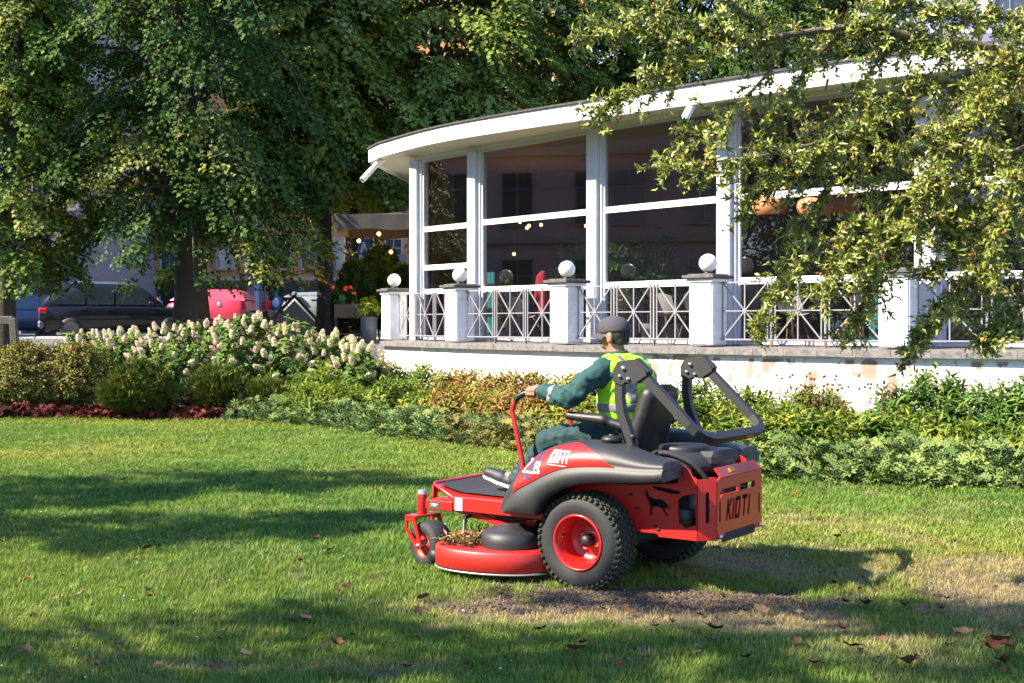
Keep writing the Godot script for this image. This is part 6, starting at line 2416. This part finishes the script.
func seat(t: Node3D):
	var s := Node3D.new()
	s.name = "seat"
	t.add_child(s)
	part("cushion", nets([{"a": Vector3(-.02, .80, -.16), "b": Vector3(-.02, .80, .16), "ra": .085, "rb": .085}, {"a": Vector3(.38, .80, -.15), "b": Vector3(.38, .80, .15), "ra": .07, "rb": .07}, {"c": Vector3(.18, .785, 0), "r": Vector3(.27, .085, .25)}, {"a": Vector3(-.02, .81, -.2), "b": Vector3(.36, .81, -.2), "ra": .06, "rb": .06}, {"a": Vector3(-.02, .81, .2), "b": Vector3(.36, .81, .2), "ra": .06, "rb": .06}], .02, .05), M.seat, s)
	var bk := []
	for k in 6:
		var u := k / 5.0
		var w := lerpf(.16, .13, u)
		var p := Vector3(-.115 - .115 * u, .86 + .34 * u, 0)
		bk.append({"a": p + Vector3(0, 0, -w), "b": p + Vector3(0, 0, w), "ra": .062, "rb": .062})
	part("backrest", nets(bk, .02, .04), M.seat, s)
	# moulded rear shell of the backrest
	var rows := []
	for i in 9:
		var u := i / 8.0
		var r := []
		var w := lerpf(.20, .165, u) * (1.0 if u < .8 else sqrt(maxf(0.02, 1 - pow((u - .8) / .22, 2))))
		for j in 9:
			var e := j / 4.0 - 1.0
			r.append(Vector3(-.175 - .125 * u + .03 * e * e, .82 + .45 * u, w * e))
		rows.append(r)
	part("back_shell", MB.new().grid(rows).done(), M.plastic, s)
	part("suspension", MB.new().bev(Vector3(.15, .735, 0), Vector3(.42, .05, .36), .02).done(), M.mat_black, s)
	for z in [-1, 1]:
		part("armrest", nets([{"a": Vector3(.24, 1.065, .36 * z), "b": Vector3(-.02, 1.05, .36 * z), "ra": .028, "rb": .033}, {"a": Vector3(.0, 1.05, .345 * z), "b": Vector3(-.14, 1.01, .33 * z), "ra": .033, "rb": .03}, {"a": Vector3(.24, 1.067, .335 * z), "b": Vector3(.0, 1.055, .335 * z), "ra": .022, "rb": .03}], .012, .02), M.seat, s)
		part("armrest_bracket", MB.new().bar(Vector3(-.12, 1.0, .31 * z), Vector3(-.14, .86, .26 * z), .05, .02, Vector3.RIGHT).done(), M.mat_black, s)

func controls(t: Node3D):
	for z in [-1, 1]:
		var l := Node3D.new()
		l.name = "control_lever"
		t.add_child(l, true)
		part("lever_tube", MB.new().tube(smooth_path([Vector3(.585, .62, .36 * z), Vector3(.615, .75, .345 * z), Vector3(.683, 1.016, .34 * z), Vector3(.695, 1.085, .34 * z), Vector3(.672, 1.148, .335 * z)], 4), .0165, 10).done(), M.red, l)
		part("grip", MB.new().tube(smooth_path([Vector3(.674, 1.14, .335 * z), Vector3(.650, 1.172, .335 * z), Vector3(.605, 1.195, .33 * z), Vector3(.55, 1.202, .32 * z), Vector3(.42, 1.206, .29 * z)], 4), .0195, 10).done(), M.seat, l)
	# fuel cap, dial and small knobs on the left fender
	var k := MB.new()
	k.lathe([Vector2(.0, .905), Vector2(.055, .905), Vector2(.058, .93), Vector2(.066, .935), Vector2(.066, .95), Vector2(.05, .965), Vector2(.02, .968), Vector2(.02, .975), Vector2(0, .976)], Vector3(-.165, 0, -.50), Basis(), 20)
	part("fuel_cap", k.done(), M.seat, t)
	part("knob", MB.new().lathe([Vector2(.012, .9), Vector2(.012, .95), Vector2(.02, .955), Vector2(.02, .975), Vector2(0, .98)], Vector3(-.30, 0, -.47), Basis(), 10).done(), M.seat, t)
	part("key_panel", MB.new().bev(Vector3(.1, .92, .50), Vector3(.3, .03, .16), .01).done(), M.seat, t)

# ---------------------------------------------------------------- the mower's driver, in the mower's own axes
func operator():
	var t := thing("person", "man in hi-vis vest, green workwear and grey cap driving the red mower", "person", MOWER_AT, deg_to_rad(145))
	var skin := mat(lin(.26, .122, .078), .55)
	skin.subsurf_scatter_enabled = true
	skin.subsurf_scatter_strength = .1
	var work := rough_mat([[.004, .036, .034], [.007, .050, .048], [.010, .060, .057]], .85, 4, 81, 1.5, .05)
	var trouser := rough_mat([[.004, .026, .026], [.008, .040, .038]], .85, 4, 82, 1.5, .05)
	var vest := mat(lin(.30, .70, .012), .65)
	var refl := mat(lin(.17, .17, .185), .45, .1)
	var V := func(x, y, z): return Vector3(x, y, z)
	var hands := []
	var sleeves := []
	var bare_arms := []
	var legs := []
	var bare_legs := []
	var torso := [{"c": Vector3(.03, 1.00, 0), "r": Vector3(.15, .14, .20)}, {"c": Vector3(.015, 1.15, 0), "r": Vector3(.165, .17, .20)}, {"c": Vector3(.03, 1.29, 0), "r": Vector3(.168, .155, .222)}, {"a": Vector3(.045, 1.372, -.165), "b": Vector3(.045, 1.372, .165), "ra": .07, "rb": .07}, {"a": Vector3(.06, 1.37, 0), "b": Vector3(.085, 1.44, 0), "ra": .09, "rb": .062}]
	var wrists := []
	for s in [-1.0, 1.0]:
		var sh := Vector3(.075, 1.352, .215 * s)
		var el := Vector3(.235, 1.185, .375 * s)
		var wr := Vector3(.465, 1.215, .335 * s)
		wrists.append([el, wr])
		sleeves += caps_chain([sh, el, el.lerp(wr, .95)], [.080, .066, .050])
		sleeves += caps_chain([Vector3(.05, 1.375, .1 * s), sh], [.07, .076])
		bare_arms += caps_chain([sh, el, wr, wr.lerp(Vector3(.53, 1.232, .325 * s), .5)], [.052, .042, .028, .028])
		bare_arms += caps_chain([Vector3(.05, 1.36, .08 * s), sh], [.06, .055])
		var hip := Vector3(.07, .955, .10 * s)
		var kn := Vector3(.52, .872, .165 * s)
		var an := Vector3(.765, .615, .165 * s)
		legs += caps_chain([hip, kn, an + Vector3(.005, -.03, 0)], [.102, .076, .064])
		bare_legs += caps_chain([hip, kn, an, Vector3(.94, .60, .175 * s)], [.085, .058, .038, .03])
	# body: torso, limbs and neck on one grid, head and hands on finer ones
	var st := SurfaceTool.new()
	st.begin(Mesh.PRIMITIVE_TRIANGLES)
	var slim := []
	for p in torso:
		var q = p.duplicate()
		if q.has("r"): q.r = q.r * .86
		else:
			q.ra *= .8
			q.rb *= .8
		slim.append(q)
	st.append_from(nets(slim + bare_arms + bare_legs + [{"a": Vector3(.075, 1.40, 0), "b": Vector3(.105, 1.53, 0), "ra": .058, "rb": .054}], .014, .03), 0, Transform3D())
	var head := [{"c": Vector3(.112, 1.605, 0), "r": Vector3(.100, .098, .077)}, {"c": Vector3(.150, 1.553, 0), "r": Vector3(.062, .066, .060)}, {"c": Vector3(.178, 1.515, 0), "r": Vector3(.032, .026, .034)}, {"a": Vector3(.198, 1.60, 0), "b": Vector3(.226, 1.558, 0), "ra": .012, "rb": .015}, {"a": Vector3(.188, 1.612, -.035), "b": Vector3(.188, 1.612, .035), "ra": .016, "rb": .016}, {"a": Vector3(.198, 1.530, -.018), "b": Vector3(.198, 1.530, .018), "ra": .010, "rb": .010}, {"a": Vector3(.10, 1.46, 0), "b": Vector3(.11, 1.54, 0), "ra": .056, "rb": .056}]
	for s in [-1.0, 1.0]:
		head.append({"c": Vector3(.172, 1.565, .045 * s), "r": Vector3(.028, .024, .024)})
		head.append({"c": Vector3(.100, 1.568, .080 * s), "r": Vector3(.022, .034, .012)})
		head.append({"c": Vector3(.100, 1.545, .080 * s), "r": Vector3(.013, .014, .012)})
	st.append_from(nets(head, .005, .014), 0, Transform3D())
	for s in [-1.0, 1.0]:
		var h := [{"a": Vector3(.462, 1.215, .335 * s), "b": Vector3(.50, 1.228, .328 * s), "ra": .030, "rb": .030}]
		for k in 4:
			var fx: float = .505 + k * .0205
			var z: float = (.331 - .0035 * k)
			var reach: float = [.92, 1.0, 1.0, .86][3 - k]
			h += caps_chain([Vector3(fx - .02, 1.232, (z - .012) * s), Vector3(fx, 1.234, (z + .010) * s), Vector3(fx + .003, 1.222, (z + .034 * reach) * s), Vector3(fx + .004, 1.192, (z + .036 * reach) * s), Vector3(fx + .003, 1.176, (z + .014) * s)], [.013, .0115, .0098, .0088, .0078])
		h += caps_chain([Vector3(.475, 1.220, .318 * s), Vector3(.505, 1.205, .297 * s), Vector3(.535, 1.188, .298 * s), Vector3(.555, 1.180, .310 * s)], [.016, .0125, .0105, .009])
		st.append_from(nets(h, .0045, .008), 0, Transform3D())
	part("body", st.commit(), skin, t)
	for s in [-1, 1]:
		part("eye", MB.new().lathe([Vector2(0, -.009), Vector2(.007, -.005), Vector2(.009, 0), Vector2(.007, .005), Vector2(0, .009)], Vector3(.193, 1.590, .030 * s), Basis(), 10).done(), mat(lin(.05, .04, .035), .2), t)
		part("eyebrow", MB.new().tube([Vector3(.203, 1.610, .014 * s), Vector3(.201, 1.614, .030 * s), Vector3(.190, 1.608, .048 * s)], .004, 5).done(), mat(lin(.06, .05, .045), .8), t)
	part("hair", nets([{"c": Vector3(.104, 1.60, 0), "r": Vector3(.104, .10, .082)}, {"c": Vector3(.055, 1.55, 0), "r": Vector3(.05, .05, .055)}], .006, .01, func(p, d): return maxf(maxf(d, 1.520 - p.y), p.x - .118 - (p.y - 1.6) * .3), null, .003, 60), mat(lin(.022, .018, .017), .9), t)
	# cap
	var capm := rough_mat([[.034, .033, .040], [.050, .048, .057]], .9, 8, 83, 1.0)
	var cap := part("cap", nets([{"c": Vector3(.108, 1.618, 0), "r": Vector3(.113, .094, .091)}, {"c": Vector3(.15, 1.64, 0), "r": Vector3(.07, .06, .075)}], .006, .02, func(p, d): return maxf(d, 1.602 - .10 * (p.x - .1) - p.y)), capm, t)
	var brim := []
	for i in 6:
		var u := i / 5.0
		var r := []
		for j in 11:
			var a := (j / 5.0 - 1.0) * 1.25
			r.append(Vector3(.118 + cos(a) * (.088 + u * .085) - (1 - cos(a)) * .02, 1.606 - .030 * u - .018 * a * a * (1 - u * .3), sin(a) * (.088 + u * .01)))
		brim.append(r)
	var brim2 := []
	for r in brim:
		var q := []
		for p in r: q.append(p + Vector3.DOWN * .004)
		q.reverse()
		brim2.append(q)
	part("brim", MB.new().grid(brim).grid(brim2).done(), capm, cap)
	part("button", MB.new().lathe([Vector2(.012, 0), Vector2(.008, .007), Vector2(0, .009)], Vector3(.112, 1.709, 0), Basis(), 10).done(), capm, cap)
	# work jacket with sleeves and collar
	var jack := part("jacket", nets(torso + sleeves, .0125, .035, func(p, d): return maxf(d, .93 - p.y), null, .024, 13), work, t)
	part("collar", nets([{"a": Vector3(.078, 1.43, 0), "b": Vector3(.094, 1.485, 0), "ra": .078, "rb": .068}], .008, .01, func(p, d): return maxf(d, p.y - 1.478 + (p.x - .08) * .12)), work, jack)
	for k in 2:
		var el: Vector3 = wrists[k][0]
		var wr: Vector3 = wrists[k][1]
		var ax := (wr - el).normalized()
		part("sleeve_band", nets(caps_chain([el, el.lerp(wr, .95)], [.066, .051]), .009, .02, func(p, d):
			var q: float = (p - el).dot(ax)
			return maxf(d, absf(q - .125) - .022), null, .024, 13), refl, jack)
	# hi-vis vest and its reflective bands
	var fat := []
	for p in torso:
		var q = p.duplicate()
		if q.has("r"): q.r = q.r + Vector3.ONE * .020
		else:
			q.ra += .018
			q.rb += .016
		fat.append(q)
	var holes := func(p: Vector3, d: float) -> float:
		d = maxf(d, absf(p.z) - .240 + maxf(0, 1.36 - p.y) * .06 - maxf(0, 1.14 - p.y) * .9)
		d = maxf(d, 1.035 - p.y)
		var neck := Vector2(p.x - .085, p.z).length() - .082
		if p.y > 1.36: d = maxf(d, -neck)
		return maxf(d, p.y - 1.465)
	var vs := part("vest", nets(fat, .0115, .035, holes, null, .016, 11), vest, t)
	var wide := []
	for p in fat:
		var q = p.duplicate()
		if q.has("r"): q.r = q.r + Vector3.ONE * .004
		else:
			q.ra += .004
			q.rb += .004
		wide.append(q)
	for s in [-1.0, 1.0]:
		part("reflective_band", nets(wide, .0105, .035, func(p, d): return maxf(maxf(holes.call(p, d), absf(p.z * s - .150) - .026), 1.145 - p.y), null, .016, 11), refl, vs)
	part("reflective_band", nets(wide, .0105, .035, func(p, d): return maxf(holes.call(p, d), absf(p.y - 1.115) - .028), null, .016, 11), refl, vs)
	# trousers, shoes
	part("trousers", nets(legs + [{"c": Vector3(.03, .975, 0), "r": Vector3(.14, .12, .185)}], .0125, .035, func(p, d): return maxf(d, .578 - p.y), null, .024, 12, 8), trouser, t)
	for s in [-1.0, 1.0]:
		var shoe := part("shoe", nets([{"a": Vector3(.765, .63, .165 * s), "b": Vector3(.765, .575, .165 * s), "ra": .050, "rb": .050}, {"a": Vector3(.76, .568, .165 * s), "b": Vector3(.91, .592, .172 * s), "ra": .048, "rb": .045}, {"a": Vector3(.90, .602, .172 * s), "b": Vector3(1.005, .628, .180 * s), "ra": .048, "rb": .038}], .008, .02, func(p, d): return maxf(d, .535 + maxf(0, p.x - .76) * .24 - p.y)), mat(lin(.012, .013, .022), .6), t)
		part("sole", nets([{"a": Vector3(.755, .545, .165 * s), "b": Vector3(.90, .577, .172 * s), "ra": .054, "rb": .055}, {"a": Vector3(.89, .585, .172 * s), "b": Vector3(1.005, .612, .180 * s), "ra": .056, "rb": .045}], .007, .015, func(p, d):
			var base: float = .516 + maxf(0, p.x - .76) * .24
			return maxf(maxf(d, base - p.y), p.y - base - .026)), mat(lin(.62, .61, .58), .6), shoe)

# ---------------------------------------------------------------- small things on the lawn
func dead_leaf(c: Vector3, v: int) -> ArrayMesh:
	var mb := MB.new()
	mb.smooth(1)
	var n := 11
	var pts := []
	var k := rnd(.6, 1.4)
	for i in n:
		var a := TAU * i / n
		var r: float = (.5 + .15 * (1 if i % 2 else -.35) * rnd(.5, 1.2)) * (1.25 if v == 1 else 1.0)
		var x: float = cos(a) * r * (1.25 if v != 2 else .95)
		var z: float = sin(a) * r * .72
		pts.append(Vector3(x, .05 + k * .95 * z * z + .45 * x * x * k + rnd(-.08, .10), z))
	for i in n:
		var s := rnd(.75, 1.2)
		mb.col(Color(c.x * s, c.y * s, c.z * s))
		mb.tri(Vector3(0, .02, 0), pts[(i + 1) % n], pts[i])
	mb.col(Color(c.x * .6, c.y * .6, c.z * .6))
	mb.flat()
	mb.tri(Vector3(-.5, .06, -.012), Vector3(-.5, .06, .012), Vector3(-1.0, .1, 0))
	return mb.done()

func lawn_details():
	rng.seed = 701
	var kinds := []
	for c in [Vector3(.10, .05, .025), Vector3(.13, .075, .04), Vector3(.17, .105, .06), Vector3(.15, .045, .02), Vector3(.06, .032, .02)]:
		for v in 3: kinds.append(dead_leaf(c, v))
	var spots := []
	for q in [[1000, 648, .15], [992, 656, .11], [1008, 652, .09], [852, 657, .12], [868, 611, .11], [845, 608, .10], [925, 616, .12], [908, 612, .09], [884, 650, .10], [572, 660, .13], [585, 654, .09], [655, 638, .08], [885, 648, .09], [965, 640, .10], [942, 615, .12], [57, 607, .11], [24, 664, .12], [337, 651, .10], [425, 607, .12], [345, 594, .08], [330, 557, .09], [316, 545, .09], [305, 626, .10], [404, 675, .08], [213, 678, .08], [147, 553, .08], [90, 544, .08], [750, 670, .10], [697, 665, .09], [815, 676, .10], [912, 675, .12], [1005, 672, .13], [800, 654, .10], [760, 618, .09], [715, 640, .10], [628, 622, .08], [540, 612, .08], [498, 604, .08], [540, 640, .08], [88, 458, .1], [118, 488, .08]]:
		spots.append([q[0] + rnd(-2, 2), q[1], q[2]])
	for i in 190:
		var right := rng.randf() < .62
		var py := 430 + 250 * pow(rng.randf(), 1.0)
		var px := rnd(600, 1030) if right else rnd(0, 620)
		spots.append([px, py, rnd(.035, .085)])
	var n := 0
	for q in spots:
		var d: float = 1.65 * 1250 / (q[1] - 325.0)
		var x: float = (q[0] - 512.0) / 1250.0 * d
		if d > edge(x) - .1: continue
		var m := Transform3D(Basis(Vector3(MOWER_AT.x + 0, 0, 0).normalized(), 0), Vector3.ZERO)
		var lp := P(x, 0, d) - MOWER_AT
		if lp.length() < 1.3 and q[0] > 400 and q[0] < 770 and q[1] < 590: continue
		var big: bool = q[2] > .07
		var where := "left half" if q[0] < 430 else ("middle" if q[0] < 700 else "right half")
		var o := part("fallen_leaf", kinds[rng.randi() % kinds.size()], M.dry, self, P(x, gy(x, d) + (.042 if big else .03), d))
		o.basis = (Basis(Vector3.UP, rnd(0, TAU)) * Basis(Vector3(1, 0, rnd(-1, 1)).normalized(), rnd(-.6, .6))).scaled_local(Vector3(1, 1.3, 1) * q[2] * .62)
		tag(o, "%s dry leaf lying on the %s of the lawn" % ["large curled" if big else "small brown", where], "leaf", "%s leaves on the %s of the lawn" % ["large" if big else "small", where])
	# clover flowers
	var fl := MB.new()
	fl.lathe([Vector2(0, -.008), Vector2(.010, -.003), Vector2(.011, .003), Vector2(.006, .009), Vector2(0, .010)], Vector3(0, .05, 0), Basis(), 7)
	fl.tube([Vector3(0, 0, 0), Vector3(0, .045, 0)], .001, 3)
	var xf := []
	for i in 240:
		var d := rnd(5.5, 15.5)
		var x := rnd(-.43, .0) * d
		if lawn_noise.get_noise_2d(x * 30, d * 30 + 500) < .02: continue
		xf.append(Transform3D(Basis(Vector3.UP, rnd(0, TAU)).scaled(Vector3.ONE * rnd(.3, .6)), P(x, gy(x, d), d)))
	var cf := multi("clover_flowers", fl.done(), mat(lin(.62, .60, .52), .7), xf, null, self)
	tag(cf, "tiny white clover flowers scattered through the lawn", "flowers", "", "stuff")
	# broken straw and crumbs of earth on the worn patch
	var sx := []
	var sc := []
	var cx := []
	var cc := []
	for i in 130000:
		var d := rnd(6.2, 9.6)
		var x := rnd(-1.2, 3.6)
		var b := bare(x, d)
		var q := dryness(x, d)
		var w := maxf(b * .9, q * .55)
		if rng.randf() > w * .9: continue
		if rng.randf() < .62:
			var a := rnd(0, TAU)
			sx.append(Transform3D(Basis(Vector3.UP, a) * Basis(Vector3.BACK, rnd(-.35, .35)) * Basis.from_scale(Vector3.ONE * rnd(.8, 2.0)), P(x, gy(x, d) + rnd(.002, .016), d)))
			sc.append(mixc(Vector3(.06, .042, .03), Vector3(.34, .25, .155), pow(rng.randf(), 1.4), 1.0))
		elif b > .25:
			cx.append(Transform3D(facing(rdir(), rnd(.4, 1.9)), P(x, gy(x, d) + .004, d)))
			cc.append(mixc(Vector3(.03, .021, .016), Vector3(.12, .085, .065), rng.randf(), 1.0))
	var sm := MB.new()
	sm.col(Color.WHITE)
	sm.tri(Vector3(-.022, 0, -.0013), Vector3(-.022, 0, .0013), Vector3(.024, .003, 0))
	sm.tri(Vector3(-.01, .002, -.010), Vector3(-.008, .002, -.008), Vector3(.014, .001, .012))
	var cm := MB.new()
	cm.col(Color.WHITE)
	cm.lathe([Vector2(0, -.008), Vector2(.009, -.002), Vector2(.007, .006), Vector2(0, .008)], Vector3.ZERO, Basis(), 5)
	var sl := thing("straw_litter", "", "")
	tag(sl, "broken straw and crumbs of earth on the worn patch beside the mower", "litter", "", "stuff")
	tag(multi("straw", sm.done(), M.dry, sx, sc, sl), "", "", "", "stuff")
	tag(multi("earth_crumbs", cm.done(), M.dry, cx, cc, sl), "", "", "", "stuff")
